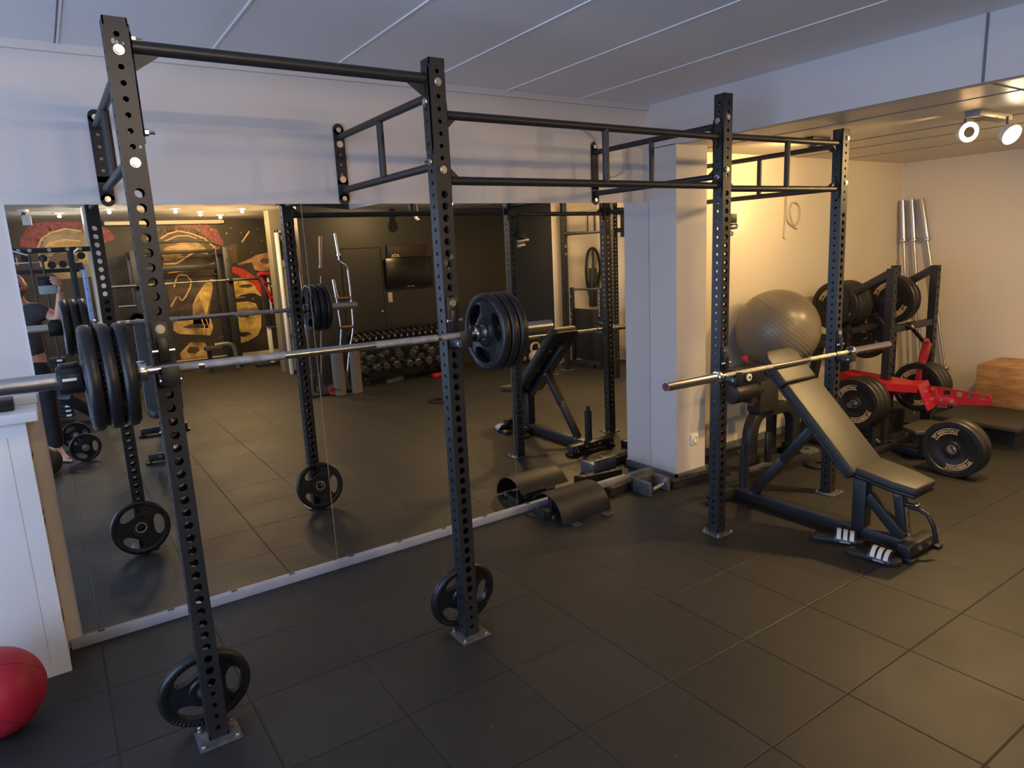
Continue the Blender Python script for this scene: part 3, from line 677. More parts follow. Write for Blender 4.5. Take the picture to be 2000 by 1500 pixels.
# ---------------------------------------------------------------- bumper plates (axis along x, face to -x)
def bumper(label, group, R=.2025, T=.058):
    t = thing('bumper_plate', (0, 0, 0), label, 'weight plate', group); X = axm((0, 0, 0), (1, 0, 0)); h = T/2
    pr = [(.027, -h*.8), (.052, -h*.8), (.056, -h*.66), (.098, -h*.66), (.102, -h*.72), (.158, -h*.72), (.163, -h), (R-.008, -h), (R, -h+.008)]
    MB().lathe(pr+[(r, -z) for r, z in pr[::-1]], X, 64, closed=True).build('plate_body', 'bumper_rubber', t, smooth=40)
    MB().lathe([(.0255, -h*.86), (.033, -h*.86), (.033, h*.86), (.0255, h*.86)], X, 40, closed=True).build('steel_insert', 'zinc', t)
    g = MB(); rc = .131
    for s in (-1, 1):
        fx = s*(h*.72+.0009)
        for a0 in (math.radians(118), math.radians(-62)):
            fn = lambda x, y: Vector((fx, s*(rc+y)*math.cos(a0-x/rc), (rc+y)*math.sin(a0-x/rc)))
            g.text('PT ESSENTIALS', .0265, fn, .0006)
            for r0, r1 in ((.112, .1165), (.1465, .151)):
                k = 18; vs = [Vector((fx, s*r*math.cos(a0+math.radians(-41+82*i/k)), r*math.sin(a0+math.radians(-41+82*i/k)))) for r in (r0, r1) for i in range(k+1)]
                g.add(vs, [(i, i+1, k+2+i, k+1+i) for i in range(k)])
    g.build('lettering', 'gold_print', t, smooth=0)
    return t
Gs = 'bumper plates on the plate-loaded machine'
bp0 = bumper('front one of two black bumper plates standing on the floor at the right, gold lettering', 'bumper plates standing on the floor')
bp0.location = (5.105, -1.469, .2027); bp0.rotation_euler = (.05, 0, 0)
dup(bp0, (5.175, -1.470, .2027), (.5, 0, 0), 'second bumper plate on the floor, mostly hidden behind its neighbour')
def stack(n, x, y, z, labels, dx=.06):
    for k in range(n): dup(bp0, (x+k*dx, y, z), (.3*k+.1*y, 0, 0), labels[k], Gs)
o5 = ['first', 'second', 'third', 'fourth']
stack(4, 5.452, -.351, 1.128, [w+' bumper plate from the left on the upper left storage horn' for w in o5])
stack(2, 5.935, -.56, 1.148, ['front bumper plate on the upper right horn of the machine, lettering at lower right', 'rear bumper plate on the upper right horn of the machine, only its rim showing'])
stack(1, 5.90, -.376, .836, ['bumper plate on the lower rear horn, behind the sleeve end of the empty barbell'])
stack(3, 5.16, -.721, .40, [w+' bumper plate from the left on the low peg beside the bench' for w in o5], .064)
stack(3, 5.90, -.839, .438, [w+' bumper plate from the left on the right peg, behind the red lever' for w in o5], .062)
# ---------------------------------------------------------------- the plate-loaded machine
mc = thing('plate_loaded_machine', (5.7, -.7, 0), 'black plate-loaded lever machine with red arms in the alcove corner', 'exercise machine')
def drilled(x, y, z0, z1, w, name):
    m = MB(); n = int((z1-z0)/.07)
    for k in range(4):
        m.holes(Matrix.Translation((x, y, 0)) @ Matrix.Rotation(k*PI/2, 4, 'Z') @ Matrix.Translation((0, -w/2, 0)), w, z0, n, (z1-z0)/n, .004, (lambda c: .010) if k % 2 == 0 else (lambda c: 0), 12)
    m.bb(x-w/2+.001, x+w/2-.001, y-w/2+.001, y+w/2-.001, z1-.004, z1)
    return m.build(name, 'black_steel', mc)
drilled(5.452, -.80, 0, 1.435, .058, 'front_upright'); drilled(6.145, -.80, 0, 1.425, .058, 'front_upright'); drilled(6.16, -.47, 0, 1.425, .058, 'rear_upright'); drilled(5.452, -.45, 0, 1.25, .058, 'rear_upright')
for x, ye in ((5.452, -.45), (6.145, -.47)): MB().bar((x, -.78, 1.395), (x, ye, 1.21), .05, .058, (0, 0, 1)).bar((x, -.83, .03), (x, -.12, .03), .07, .06).build('side_frame', 'black_steel', mc, bevel=.003)
MB().bb(5.48, 6.12, -.825, -.775, .93, .985).bb(5.48, 6.12, -.49, -.44, .90, .95).bb(5.40, 6.2, -.16, -.10, .0, .06).bb(5.40, 6.2, -.88, -.82, .0, .06).build('cross_member', 'black_steel', mc, bevel=.003)
MB().bar((5.35, -.30, .90), (5.19, -.30, .36), .06, .06, (0, 1, 0)).bar((5.19, -.30, .38), (5.15, -.30, .02), .06, .06, (0, 1, 0)).build('side_leg', 'black_steel', mc, bevel=.003)
MB().bar((5.06, -.30, .86), (5.45, -.40, .80), .05, .06).build('side_arm', 'black_steel', mc, bevel=.003)
hn = MB().cyl((5.40, -.351, 1.128), (5.75, -.351, 1.128), .0245, 24).cyl((5.80, -.56, 1.148), (6.14, -.56, 1.148), .0245, 24).cyl((5.82, -.376, .836), (6.14, -.376, .836), .0245, 24)
hn.build('storage_horns', 'black_steel_matte', mc); MB().bar((5.452, -.45, 1.128), (5.74, -.351, 1.128), .05, .05).bar((6.16, -.47, 1.148), (6.10, -.56, 1.148), .05, .05).bar((6.16, -.47, .836), (6.10, -.376, .836), .05, .05).build('horn_brackets', 'black_steel', mc)
MB().cyl((5.075, -.721, .40), (5.42, -.721, .40), .0225, 24).cyl((5.78, -.839, .438), (6.11, -.839, .438), .0225, 24).build('loading_pegs', 'bar_smooth', mc)
ar = MB()
def sheet(m, pts, th=.008):
    vs = [Vector(p) for p in pts]; n = len(vs); m.add(vs+[v-Vector((0, 0, th)) for v in vs], [tuple(range(n)), tuple(range(n, 2*n))[::-1]]+[(i, (i+1) % n, n+(i+1) % n, n+i) for i in range(n)])
sheet(ar, [(5.30, -.50, .60), (5.50, -.50, .60), (5.62, -.93, .545), (5.73, -.99, .54), (5.50, -1.02, .535), (5.33, -.86, .555)], .06)
ar.bar((5.44, -.52, .56), (5.50, -.95, .50), .10, .08).bar((5.40, -.72, .42), (5.46, -.80, .52), .07, .07).bar((5.46, -.84, .47), (5.80, -.84, .47), .06, .06)
ar.add([(5.50, -1.02, .535), (5.73, -.99, .54), (5.73, -1.07, .345), (5.52, -1.10, .34), (5.50, -1.012, .53), (5.73, -.982, .535), (5.73, -1.062, .34), (5.52, -1.092, .335)], [(0, 1, 2, 3), (7, 6, 5, 4), (0, 4, 5, 1), (1, 5, 6, 2), (2, 6, 7, 3), (3, 7, 4, 0)])
arm = ar.build('lever_arm', 'red_paint', mc)
pm = MB(); YZ = Matrix(((0, 0, 1, 5.70), (-1, 0, 0, 0), (0, 1, 0, 0), (0, 0, 0, 1)))
top = lambda y: .503-(y-1.0)*.03; bot = lambda y: .355+(y-1.0)*.12
ys = [1.0, 1.12, 1.17, 1.215, 1.255, 1.295, 1.335, 1.378, 1.416]
for i in range(8):
    a, b_ = ys[i], ys[i+1]
    if i in (1, 3, 5, 7):
        za, zb = .446, .482
        for lo, hi in ((bot, lambda y: za), (lambda y: zb, top)): pm.prism([(a, lo(a)), (b_, lo(b_)), (b_, hi(b_)), (a, hi(a))], YZ, .010)
    else: pm.prism([(a, bot(a)), (b_, bot(b_)), (b_, top(b_)), (a, top(a))], YZ, .010)
pm.prism([(1.416, bot(1.416))]+[(1.416+.042*math.cos(t), .4475+.045*math.sin(t)) for t in [-PI/2+PI*i/10 for i in range(11)]]+[(1.416, top(1.416))], YZ, .010)
pm.build('hole_plate', 'red_paint', arm, smooth=20)
pm = MB().prism([(1.0, .35), (1.03, .50), (1.07, .50), (1.09, .432), (1.20, .425), (1.225, .375), (1.0, .335)], YZ @ Matrix.Translation((0, 0, -.012)), .011); pm.build('gusset_plate', 'red_paint', arm, bevel=.002)
b = MB()
for y, z in ((1.045, .478), (1.055, .405), (1.115, .40), (1.19, .398)): bolt(b, (5.688, -y, z), (-1, 0, 0), .009)
b.build('bolts', 'zinc', arm)
lv = MB().bar((5.87, -.85, .45), (5.93, -.85, .70), .05, .045, (0, 1, 0)).bar((5.925, -.85, .66), (5.985, -.85, .80), .06, .05, (0, 1, 0)).tube([(5.985, -.85, .79), (5.97, -.85, .82), (5.93, -.85, .825), (5.90, -.85, .825)], .02, 12)
lever = lv.build('hand_lever', 'red_paint', mc, bevel=.003)
MB().cyl((5.90, -.85, .828), (5.70, -.85, .958), .017, 16).build('hand_grip', 'plastic_black', lever); MB().cyl((5.705, -.85, .955), (5.665, -.85, .98), .0175, 16).cyl((5.915, -.85, .818), (5.895, -.85, .831), .0185, 16).build('grip_ends', 'chrome', lever)
b = MB(); bolt(b, (5.885, -.876, .6), (0, -1, 0), .01); b.build('bolts', 'zinc', lever)
MB().prism([(5.20, -1.17), (5.30, -1.02), (5.60, -1.02), (5.62, -1.10), (5.62, -1.28), (5.38, -1.31)], Matrix.Translation((0, 0, .215)), .036).build('seat_pad', 'vinyl', mc, bevel=.010, seg=3)
MB().bb(5.28, 5.56, -1.24, -1.08, .185, .215).bb(5.38, 5.45, -1.19, -1.11, .03, .19).bar((5.42, -.85, .03), (5.42, -1.36, .03), .07, .06).bb(5.20, 5.64, -1.42, -1.36, 0, .06).bb(5.14, 5.44, -.90, -.85, 0, .05).bar((5.17, -.86, .03), (5.17, -.28, .03), .06, .05).bb(5.26, 5.36, -.83, -.80, .04, .22).build('seat_frame', 'black_steel', mc, bevel=.003)
MB().bb(5.46, 5.80, -.80, -.46, .08, .26).build('weight_housing', 'black_steel_matte', mc, bevel=.01)
b = MB()
for p in ((5.31, -.831, .09), (5.55, -.985, .30), (5.34, -.831, .07)): bolt(b, p, (0, -1, 0), .012)
b.build('bolts', 'zinc', mc)
# ---------------------------------------------------------------- platform, box, bars in the corner
pt = thing('lifting_platform', (6.55, -1.3, 0), 'low platform topped with dark rubber along the right wall', 'platform')
MB().bb(5.97, 7.095, -1.56, -.93, .165, .20).build('deck', 'deck_rubber', pt, bevel=.004); MB().bb(6.06, 7.09, -1.50, -.98, .0, .165).build('underframe', 'platform_side', pt)
MB().bb(6.60, 7.09, -1.56, -.985, .2005, .552).build('plyo_box', 'wood_ply', bevel=.004)
tag(bpy.data.objects['plyo_box'], 'plain wooden jump box standing on the dark platform at the right edge', 'box')
for i, (xt, yt, xb, yb) in enumerate(((7.030, -.05, 7.02, -.25), (7.055, -.125, 7.03, -.38), (7.06, -.215, 7.04, -.62))):
    T, B = Vector((xt, yt, 2.01)), Vector((xb, yb, .02)); d = (B-T).normalized()
    t = thing('barbell', B, ['steel barbell standing in the far corner, leftmost of three', 'steel barbell standing in the far corner, middle of three', 'steel barbell leaning in the far corner, rightmost of three'][i], 'barbell', 'barbells in the corner')
    MB().cyl(T+d*.40, B-d*.4, .0135, 16).build('shaft', 'bar_steel', t); sl = MB().cyl(T, T+d*.385, .0248, 24).cyl(B, B-d*.385, .0248, 24).build('sleeves', 'bar_smooth', t)
    MB().cyl(T+d*.375, T+d*.405, .035, 24).cyl(B-d*.375, B-d*.405, .035, 24).build('collar_rings', 'bar_smooth', t, bevel=.003)
# ---------------------------------------------------------------- the ham and back machine under the gym ball
gh = thing('back_extension_bench', (4.4, -.45, 0), 'black padded back extension bench against the alcove wall, under the grey gym ball', 'exercise machine')
pts = [(4.19, -.47, .0), (4.19, -.47, .24)]+[(4.19+.16-.16*math.cos(a), -.47+.03*(1-math.cos(a)), .24+.185*math.sin(a)) for a in [PI/2*i/6 for i in range(1, 7)]]+[(4.62+.15*math.sin(a), -.44, .24+.185*math.cos(a)) for a in [PI/2*i/6 for i in range(0, 7)]]+[(4.77, -.43, 0)]
ac = MB(); P3 = [Vector(p) for p in pts]
for i in range(len(P3)):     # square arch leg
    d = (P3[min(i+1, len(P3)-1)]-P3[max(i-1, 0)]).normalized(); s = Vector((0, 1, 0)); n_ = d.cross(s).normalized()
    ac.v += [tuple(P3[i]+n_*a*.043+s*b_*.040) for a, b_ in ((-1, -1), (1, -1), (1, 1), (-1, 1))]
for i in range(len(P3)-1):
    for j in range(4): ac.f.append((i*4+j, i*4+(j+1) % 4, i*4+4+(j+1) % 4, i*4+4+j)); ac.m.append(0)
ac.build('arch_leg', 'black_steel', gh, bevel=.006, smooth=50)
MB().bb(4.135, 4.245, -.522, -.418, 0, .13).bb(4.715, 4.825, -.482, -.378, 0, .11).bb(3.93, 4.30, -.66, -.60, .0, .06).bar((4.18, -.62, .03), (4.18, -.45, .03), .09, .06).build('feet', 'plastic_black', gh, bevel=.006)
MB().cyl((4.285, -.56, .0), (4.285, -.56, .30), .024, 20).build('band_peg', 'plastic_black', gh, bevel=.004)
MB().bb(4.05, 4.29, -.60, -.55, .04, .075).build('tread', 'base_steel', gh, bevel=.004)
MB().prism([(4.33, .42), (4.47, .42), (4.47, .58), (4.52, .67), (4.10, .67), (4.10, .60), (4.26, .52)], Matrix(((1, 0, 0, 0), (0, 0, -1, -.40), (0, 1, 0, 0), (0, 0, 0, 1))), .09).build('neck', 'black_steel', gh, bevel=.004)
MB().cyl((3.99, -.45, .615), (4.30, -.45, .615), .072, 28).build('leg_roller', 'vinyl_side', gh, bevel=.015, seg=3); MB().bb(3.995, 4.32, -.50, -.36, .67, .80).build('knee_pad', 'vinyl_side', gh, bevel=.02, seg=3)
MB().bb(4.24, 4.46, -.52, -.40, .44, .68).build('slide_block', 'black_steel_matte', gh, bevel=.01)
MB().cyl((4.11, -.518, .735), (4.11, -.505, .735), .028, 24).build('end_disc', 'white_plastic', gh, bevel=.002); MB().cyl((4.11, -.522, .735), (4.11, -.517, .735), .009, 12).build('end_bolt', 'tv_black', gh)
MB().cyl((4.20, -.47, .53), (4.20, -.47, .505), .022, 14).cyl((4.18, -.42, .83), (4.18, -.42, .87), .020, 14).build('adjusting_knobs', 'red_plastic', gh, bevel=.003)
MB().bb(4.15, 4.22, -.51, -.44, .53, .60).cyl((4.18, -.42, .795), (4.18, -.42, .832), .012, 12).build('knob_mounts', 'black_steel', gh)
MB().bb(4.46, 4.95, -.47, -.12, .62, .69).build('hip_pad', 'vinyl_side', gh, bevel=.02, seg=3); MB().bb(4.66, 4.72, -.33, -.27, 0, .62).bb(4.40, 4.95, -.33, -.27, .58, .63).bb(4.45, 4.95, -.34, -.26, 0, .04).build('rear_post', 'black_steel', gh, bevel=.004)
gb = thing('gym_ball', (4.70, -.325, .70), 'large grey inflated gym ball resting on the machine against the alcove wall', 'ball')
MB().sphere((4.70, -.325, 1.006), .316, 64, 40, (1, 1, .985)).build('ball_skin', 'ball_grey', gb)
ri = MB()
for k in range(-3, 4):
    a = k*.09; ri.lathe([(math.sqrt(.3164**2-(.3164*math.sin(a))**2)-.001, .3164*math.sin(a)-.002), (math.sqrt(.3164**2-(.3164*math.sin(a))**2)+.0008, .3164*math.sin(a)), (math.sqrt(.3164**2-(.3164*math.sin(a))**2)-.001, .3164*math.sin(a)+.002)], Matrix.Translation((4.70, -.325, 1.006)) @ Matrix.Rotation(.5, 4, 'X') @ Matrix.Rotation(.5, 4, 'Y'), 64)
ri.build('grip_ribs', 'ball_grey', gb)
# small things on the floor behind the bench
def disc(name, x, y, r, h, m, label, cat): 
    return tag(MB().lathe([(r*.25, 0), (r, 0), (r, h*.7), (r*.9, h), (r*.25, h)], Matrix.Translation((0, 0, 0)), 36, closed=True).build(name, m, loc=None), label, cat)
d1 = disc('weight_disc', 0, 0, .105, .025, 'rubber', 'small black weight disc flat on the floor behind the foot of the far post', 'weight plate'); d1.location = (4.66, -.74, .001)
d2 = disc('weight_disc', 0, 0, .10, .02, 'base_steel', 'flat dusty disc on the floor below the gym ball, a steel rod standing in it', 'weight plate'); d2.location = (4.93, -.46, .001)
rd = MB().cyl((4.93, -.46, .022), (4.84, -.40, .20), .006, 10).build('steel_rod', 'chrome', loc=(4.93, -.46, .02)); tag(rd, 'thin steel rod standing in the flat disc below the gym ball', 'rod')
d3 = disc('weight_disc', 0, 0, .11, .02, 'base_steel', 'flat ring lying on the floor against the alcove skirting, behind the arched leg', 'weight plate'); d3.location = (4.56, -.22, .001)
# ---------------------------------------------------------------- rig attachments on the floor by the mirror
hp = thing('roller_attachment', (2.7, -.25, 0), 'curved black steel half-barrel attachment lying on the floor by the mirror', 'rig attachment')
m = MB(); n = 16; arc = [(.0+.17*math.cos(a), .02+.15*math.sin(a)) for a in [-.05+PI*.86*i/n for i in range(n+1)]]
prof = arc+[(y*.955, z-.004 if i else z) for i, (y, z) in reversed(list(enumerate(arc)))]
m.prism([(-y, z) for y, z in prof], Matrix(((0, 0, 1, 2.47), (1, 0, 0, -.215), (0, 1, 0, 0), (0, 0, 0, 1))), .40)
m.build('curved_shell', 'black_steel_matte', hp, smooth=30)
MB().bb(2.53, 2.59, -.44, -.36, 0, .008).bb(2.79, 2.85, -.44, -.36, 0, .008).build('tabs', 'base_steel', hp, bevel=.002); MB().bb(2.55, 2.80, -.17, -.13, .02, .13).bb(2.60, 2.75, -.20, -.1, .001, .03).build('inner_bracket', 'black_steel', hp); MB().cyl((2.475, -.28, .03), (2.50, -.28, .03), .014, 12).build('bolt', 'zinc', hp)
MB().bb(2.72, 2.80, -.128, -.126, .05, .075).build('label_plate', 'mirror_ledge', hp, smooth=0)
fb = MB().prism([(2.40, -.06), (2.56, -.035), (2.62, -.20), (2.44, -.22)], Matrix.Translation((0, 0, .002)), .006).bb(2.45, 2.47, -.21, -.09, .004, .05).build('flat_bracket', 'black_steel_matte', loc=(2.5, -.12, 0), bevel=.002); tag(fb, 'flat black steel bracket lying half under the curved attachment', 'rig attachment')
def spot_arm(x0, y0, x1, y1, label):
    A = Vector((x0, y0, 0)); D = Vector((x1-x0, y1-y0, 0)); L = D.length; D.normalize(); t = thing('spotter_arm', A, label, 'rig attachment', 'spotter arms lying on the floor')
    Mx = Matrix(((D.x, -D.y, 0, x0), (D.y, D.x, 0, y0), (0, 0, 1, 0), (0, 0, 0, 1)))
    m = MB(); n = int(L/.055); MH = Mx @ Matrix(((0, 0, 1, 0), (1, 0, 0, 0), (0, -1, 0, .055), (0, 0, 0, 1)))
    m.holes(MH, .06, 0, n, L/n, .004, lambda c: .0085 if 0 < c < n-1 else 0, 12); m.bb(0, L, -.03, -.026, .0, .055, Mx).bb(0, L, .026, .03, 0, .055, Mx).bb(0, .004, -.03, .03, 0, .055, Mx).bb(L-.004, L, -.03, .03, 0, .055, Mx).bb(0, L, -.03, .03, 0, .004, Mx)
    m.build('arm_tube', 'black_steel_matte', t); MB().bb(.02, L, -.045, -.031, .0, .012, Mx).build('wear_strip', 'plastic_black', t)
    return Mx, t
spot_arm(3.03, -.175, 3.41, -.115, 'left perforated spotter arm on the floor below the mirror corner'); spot_arm(3.48, -.345, 4.02, -.40, 'right perforated spotter arm on the floor along the pillar')
cl_ = thing('pivot_block', (3.33, -.30, 0), 'open square steel pivot block between the two spotter arms', 'rig attachment')
MB().bb(3.24, 3.27, -.37, -.20, 0, .095).bb(3.42, 3.45, -.37, -.20, 0, .095).bb(3.27, 3.42, -.23, -.20, 0, .095).bb(3.24, 3.45, -.215, -.195, .0, .13).build('block', 'base_steel', cl_, bevel=.003)
MB().cyl((3.275, -.37, .045), (3.40, -.345, .05), .015, 14).build('pin', 'zinc', cl_)
# ---------------------------------------------------------------- socket, cables, lamps
so = thing('wall_socket', (3.818, -.262, .28), 'single white wall socket low on the pillar', 'socket')
MB().bb(3.778, 3.858, -.270, -.2605, .24, .32).build('cover', 'white_plastic', so, bevel=.004); MB().lathe([(.0, 0), (.018, 0), (.021, .008), (.023, .008), (.023, -.004)], axm((3.818, -.268, .28), (0, -1, 0)), 28).build('recess', 'white_plastic', so); MB().cyl((3.811, -.2685, .28), (3.811, -.2695, .28), .003, 8).cyl((3.825, -.2685, .28), (3.825, -.2695, .28), .003, 8).build('contacts', 'tv_black', so)
def bez(pts, n=8):
    pts = [Vector(p) for p in pts]; out = []
    for i in range(len(pts)-1):
        p0, p1, p2, p3 = pts[max(i-1, 0)], pts[i], pts[i+1], pts[min(i+2, len(pts)-1)]
        for k in range(n):
            t = k/n; out.append(.5*((2*p1)+(p2-p0)*t+(2*p0-5*p1+4*p2-p3)*t*t+(3*p1-p0-3*p2+p3)*t**3))
    return out+[pts[-1]]
c1 = MB().tube(bez([(3.03, -.006, 2.465), (3.14, -.012, 2.39), (3.19, -.012, 2.22), (3.29, -.014, 2.165), (3.40, -.012, 2.22), (3.44, -.01, 2.35), (3.43, -.006, 2.37)]), .0055, 8).build('loose_cable', 'cable', loc=(3.2, -.01, 2.3)); tag(c1, 'loose white cable drooping on the wall above the right mirror', 'cable')
c2 = MB().tube(bez([(5.20, -.012, 2.34), (5.205, -.014, 2.10), (5.21, -.016, 1.83), (5.20, -.016, 1.72), (5.22, -.016, 1.70)]), .005, 8).tube(bez([(5.22, -.012, 2.34), (5.225, -.016, 2.0), (5.24, -.02, 1.85), (5.34, -.02, 1.80), (5.41, -.02, 1.87), (5.39, -.02, 1.97), (5.31, -.02, 1.99), (5.27, -.02, 1.92), (5.33, -.02, 1.80), (5.38, -.02, 1.775)]), .005, 8).build('coiled_cable', 'cable', loc=(5.25, -.015, 1.9)); tag(c2, 'white cable hanging in a loop on the alcove wall', 'cable')
def puck(m, c, d, r, h): m.lathe([(r*.55, 0), (r*.9, h*.25), (r, h), (r*.94, h), (r*.9, h*.92)], axm(c, d), 32)
tr = thing('twin_spotlight', (4.62, -1.72, 2.36), 'twin ceiling spotlight with two round heads at the upper right', 'ceiling lamp')
MB().bb(4.44, 4.86, -1.745, -1.665, 2.325, 2.36).build('track_box', 'lamp_grey', tr, bevel=.004)
for c, d, mt, aim in (((4.50, -1.655, 2.255), (-.55, -.75, -.15), 'lamp_glow_soft', 0), ((4.68, -1.80, 2.235), (-.35, -.80, -.48), 'lamp_glow', 1)):
    h = MB(); dv = Vector(d).normalized(); c0 = Vector(c)-dv*.03; puck(h, c0, dv, .058, .055); hh = h.build('lamp_head', 'lamp_white', tr)
    g = MB(); M = axm(c0+dv*.0562, dv)
    if aim: g.lathe([(.0001, 0), (.052, 0)], M, 32)
    else: g.lathe([(.030, 0), (.052, 0)], M, 32)
    g.build('lens', mt, hh, smooth=0)
    if not aim: MB().lathe([(.0001, .001), (.030, .001)], M, 24).build('reflector', 'base_steel', hh, smooth=0)
    MB().cyl(c0+dv*.015, (c[0]+.02, c[1]+.02, 2.33), .007, 10).build('stem', 'base_steel', hh)
ws = thing('ceiling_spotlight', (4.46, -.74, 2.36), 'small black ceiling spotlight washing the alcove wall, above the far right upright', 'ceiling lamp')
MB().bb(4.36, 4.56, -.79, -.71, 2.335, 2.36).build('plate', 'black_steel', ws, bevel=.003); MB().cyl((4.46, -.75, 2.345), (4.47, -.70, 2.315), .03, 20, .034).build('head', 'chrome', ws)
cf = thing('bracket_fitting', (3.21, -1.03, 1.75), 'small chrome fitting on a black bracket hung behind the third upright', 'fitting')
MB().bb(3.18, 3.205, -1.03, -1.01, 1.85, 1.97).bb(3.172, 3.255, -1.05, -.98, 1.805, 1.855).build('bracket', 'black_steel', cf, bevel=.002); MB().cyl((3.172, -1.015, 1.782), (3.29, -1.015, 1.788), .017, 18).cyl((3.172, -1.015, 1.742), (3.255, -1.015, 1.748), .019, 18, .014).build('cylinders', 'chrome', cf, bevel=.002)
# ---------------------------------------------------------------- the part of the gym the mirrors show, behind the camera
MURAL = {
'mural_red': [[(-.18, 2.11), (-.15, 2.23), (-.06, 2.36), (.01, 2.44), (.1, 2.455), (.6, 2.455), (.95, 2.37), (1.03, 2.31), (1.09, 2.18), (.94, 2.12), (.8, 2.2), (.64, 2.28), (.45, 2.35), (.29, 2.31), (.15, 2.21), (.04, 2.06)],
 [(1.9, 2.42), (2.41, 2.42), (2.64, 2.29), (2.71, 2.08), (2.71, 1.83), (2.66, 1.79), (2.61, 2.01), (2.46, 2.17), (2.28, 2.31), (2.04, 2.35)]],
'mural_olive': [[(.03, 2.06), (.11, 2.21), (.24, 2.3), (.45, 2.35), (.64, 2.31), (.75, 2.2), (.8, 2.0), (.72, 1.61), (.27, 1.59), (.03, 1.8)], ],
'mural_bronze': [[(1.72, 1.9), (1.78, 2.01), (1.97, 2.1), (2.29, 2.09), (2.41, 1.99), (2.45, 1.87), (2.27, 1.92), (1.99, 1.82), (1.75, 1.8)], [(2.09, 1.04), (2.18, 1.21), (2.32, 1.38), (2.43, 1.46), (2.45, 1.32), (2.38, 1.06), (2.33, .87), (2.31, .62), (2.05, .65)],
 [(1.75, .79), (1.85, .83), (2.35, .79), (2.37, .62), (2.31, .49), (1.81, .57), (1.74, .64)], [(1.79, .24), (1.97, .41), (2.2, .38), (2.29, .13), (1.79, .13)], [(.11, 2.05), (.2, 2.14), (.39, 2.19), (.61, 2.16), (.7, 2.0), (.6, 1.8), (.2, 1.8)]],
'mural_gold': [[(2.63, 1.34), (2.83, 1.42), (3.09, 1.38), (3.24, 1.27), (3.31, 1.08), (3.15, 1.16), (2.98, 1.17), (2.8, 1.12), (2.68, 1.06)], [(2.67, 1.02), (3.0, 1.03), (3.13, .98), (3.19, .85), (3.16, .54), (3.09, .4), (2.86, .31), (2.65, .28)], [(2.2, 1.2), (2.34, 1.36), (2.41, 1.38), (2.37, 1.1), (2.29, .85)]],
'mural_cape': [[(2.67, 1.64), (2.84, 1.65), (3.01, 1.59), (3.19, 1.44), (3.27, 1.26), (3.35, 1.03), (3.37, .81), (3.3, .89), (3.24, 1.1), (3.14, 1.31), (2.99, 1.42), (2.83, 1.54), (2.66, 1.55)]],
'mural_rock': [[(2.91, 1.7), (3.15, 1.78), (3.23, 1.83), (3.41, 1.86), (3.56, 1.87), (3.55, 1.67), (3.42, 1.55), (3.3, 1.54), (3.18, 1.58), (3.15, 1.71), (2.92, 1.67)]],
'mural_shade': [[(1.7, 2.2), (2.0, 2.27), (2.3, 2.2), (2.5, 2.03), (2.56, 1.8), (2.5, 1.45), (2.42, 1.3), (2.2, 1.0), (1.75, .95)]],
'mural_haze': [[(2.8, 2.02), (2.92, 2.04), (2.91, 1.72), (2.78, 1.69)], [(2.67, .66), (3.03, .71), (3.04, .62), (2.68, .51)], [(2.75, .55), (2.95, .6), (3.0, .5), (2.75, .44)], [(1.8, .62), (2.3, .6), (2.3, .52), (1.83, .57)]]}
LINES = [([(1.74, 2.16), (1.87, 2.24), (2.03, 2.28), (2.23, 2.23), (2.42, 2.14), (2.55, 2.0), (2.61, 1.84)], .012), ([(1.76, 2.1), (1.99, 2.2), (2.17, 2.2), (2.3, 2.14)], .009), ([(1.73, 1.75), (1.93, 1.75), (2.28, 1.955)], .014), ([(1.78, 1.6), (2.36, 1.66), (2.58, 1.755)], .010),
 ([(1.84, 1.36), (1.9, 1.52), (1.96, 1.56), (2.06, 1.54), (2.12, 1.45), (2.09, 1.34), (2.0, 1.19), (1.93, 1.12), (1.89, 1.2)], .012), ([(1.75, 1.04), (1.86, 1.2)], .013), ([(2.68, 1.06), (2.89, 1.16), (3.12, 1.19), (3.26, 1.10), (3.33, .98)], .014), ([(.03, 2.06), (.11, 2.21), (.24, 2.3), (.45, 2.35), (.64, 2.31)], .012), ([(.11, 2.05), (.2, 2.14), (.39, 2.19), (.61, 2.16)], .010),
 ([(2.2, .79), (2.23, .65), (2.2, .52)], .008), ([(2.27, .79), (2.3, .65), (2.27, .51)], .008), ([(2.1, 1.04), (2.2, 1.2), (2.33, 1.37)], .012), ([(3.02, 2.06), (3.17, 2.25)], .012), ([(2.9, .32), (3.1, .42), (3.17, .55), (3.2, .85)], .010), ([(1.2, 1.85), (1.5, 1.9)], .006), ([(1.32, .5), (1.5, .62)], .008), ([(2.5, 1.55), (2.62, 1.5), (2.55, 1.42), (2.42, 1.45)], .010)]
ml = MB(); yw = -9.258; names = ['mural_dark']; ml.add([(-2.3, yw+.001, .12), (3.75, yw+.001, .12), (3.75, yw+.001, 2.455), (-2.3, yw+.001, 2.455)], [(0, 1, 2, 3)])
order = ['mural_haze', 'mural_shade', 'mural_red', 'mural_olive', 'mural_bronze', 'mural_gold', 'mural_cape', 'mural_rock']
for i, k in enumerate(order):
    names.append(k); ml.mi = i+1
    for poly in MURAL[k]: ml.add([(x, yw+.002+.0008*i, z) for x, z in poly], [tuple(range(len(poly)))])
names.append('mural_line'); ml.mi = len(names)-1
for pts, w in LINES:
    for (x0, z0), (x1, z1) in zip(pts, pts[1:]):
        d = Vector((x1-x0, 0, z1-z0)).normalized(); nn = Vector((-d.z, 0, d.x))*w; a, b_ = Vector((x0, yw+.010, z0)), Vector((x1, yw+.010, z1)); ml.add([a-nn, b_-nn, b_+nn, a+nn], [(0, 1, 2, 3)])
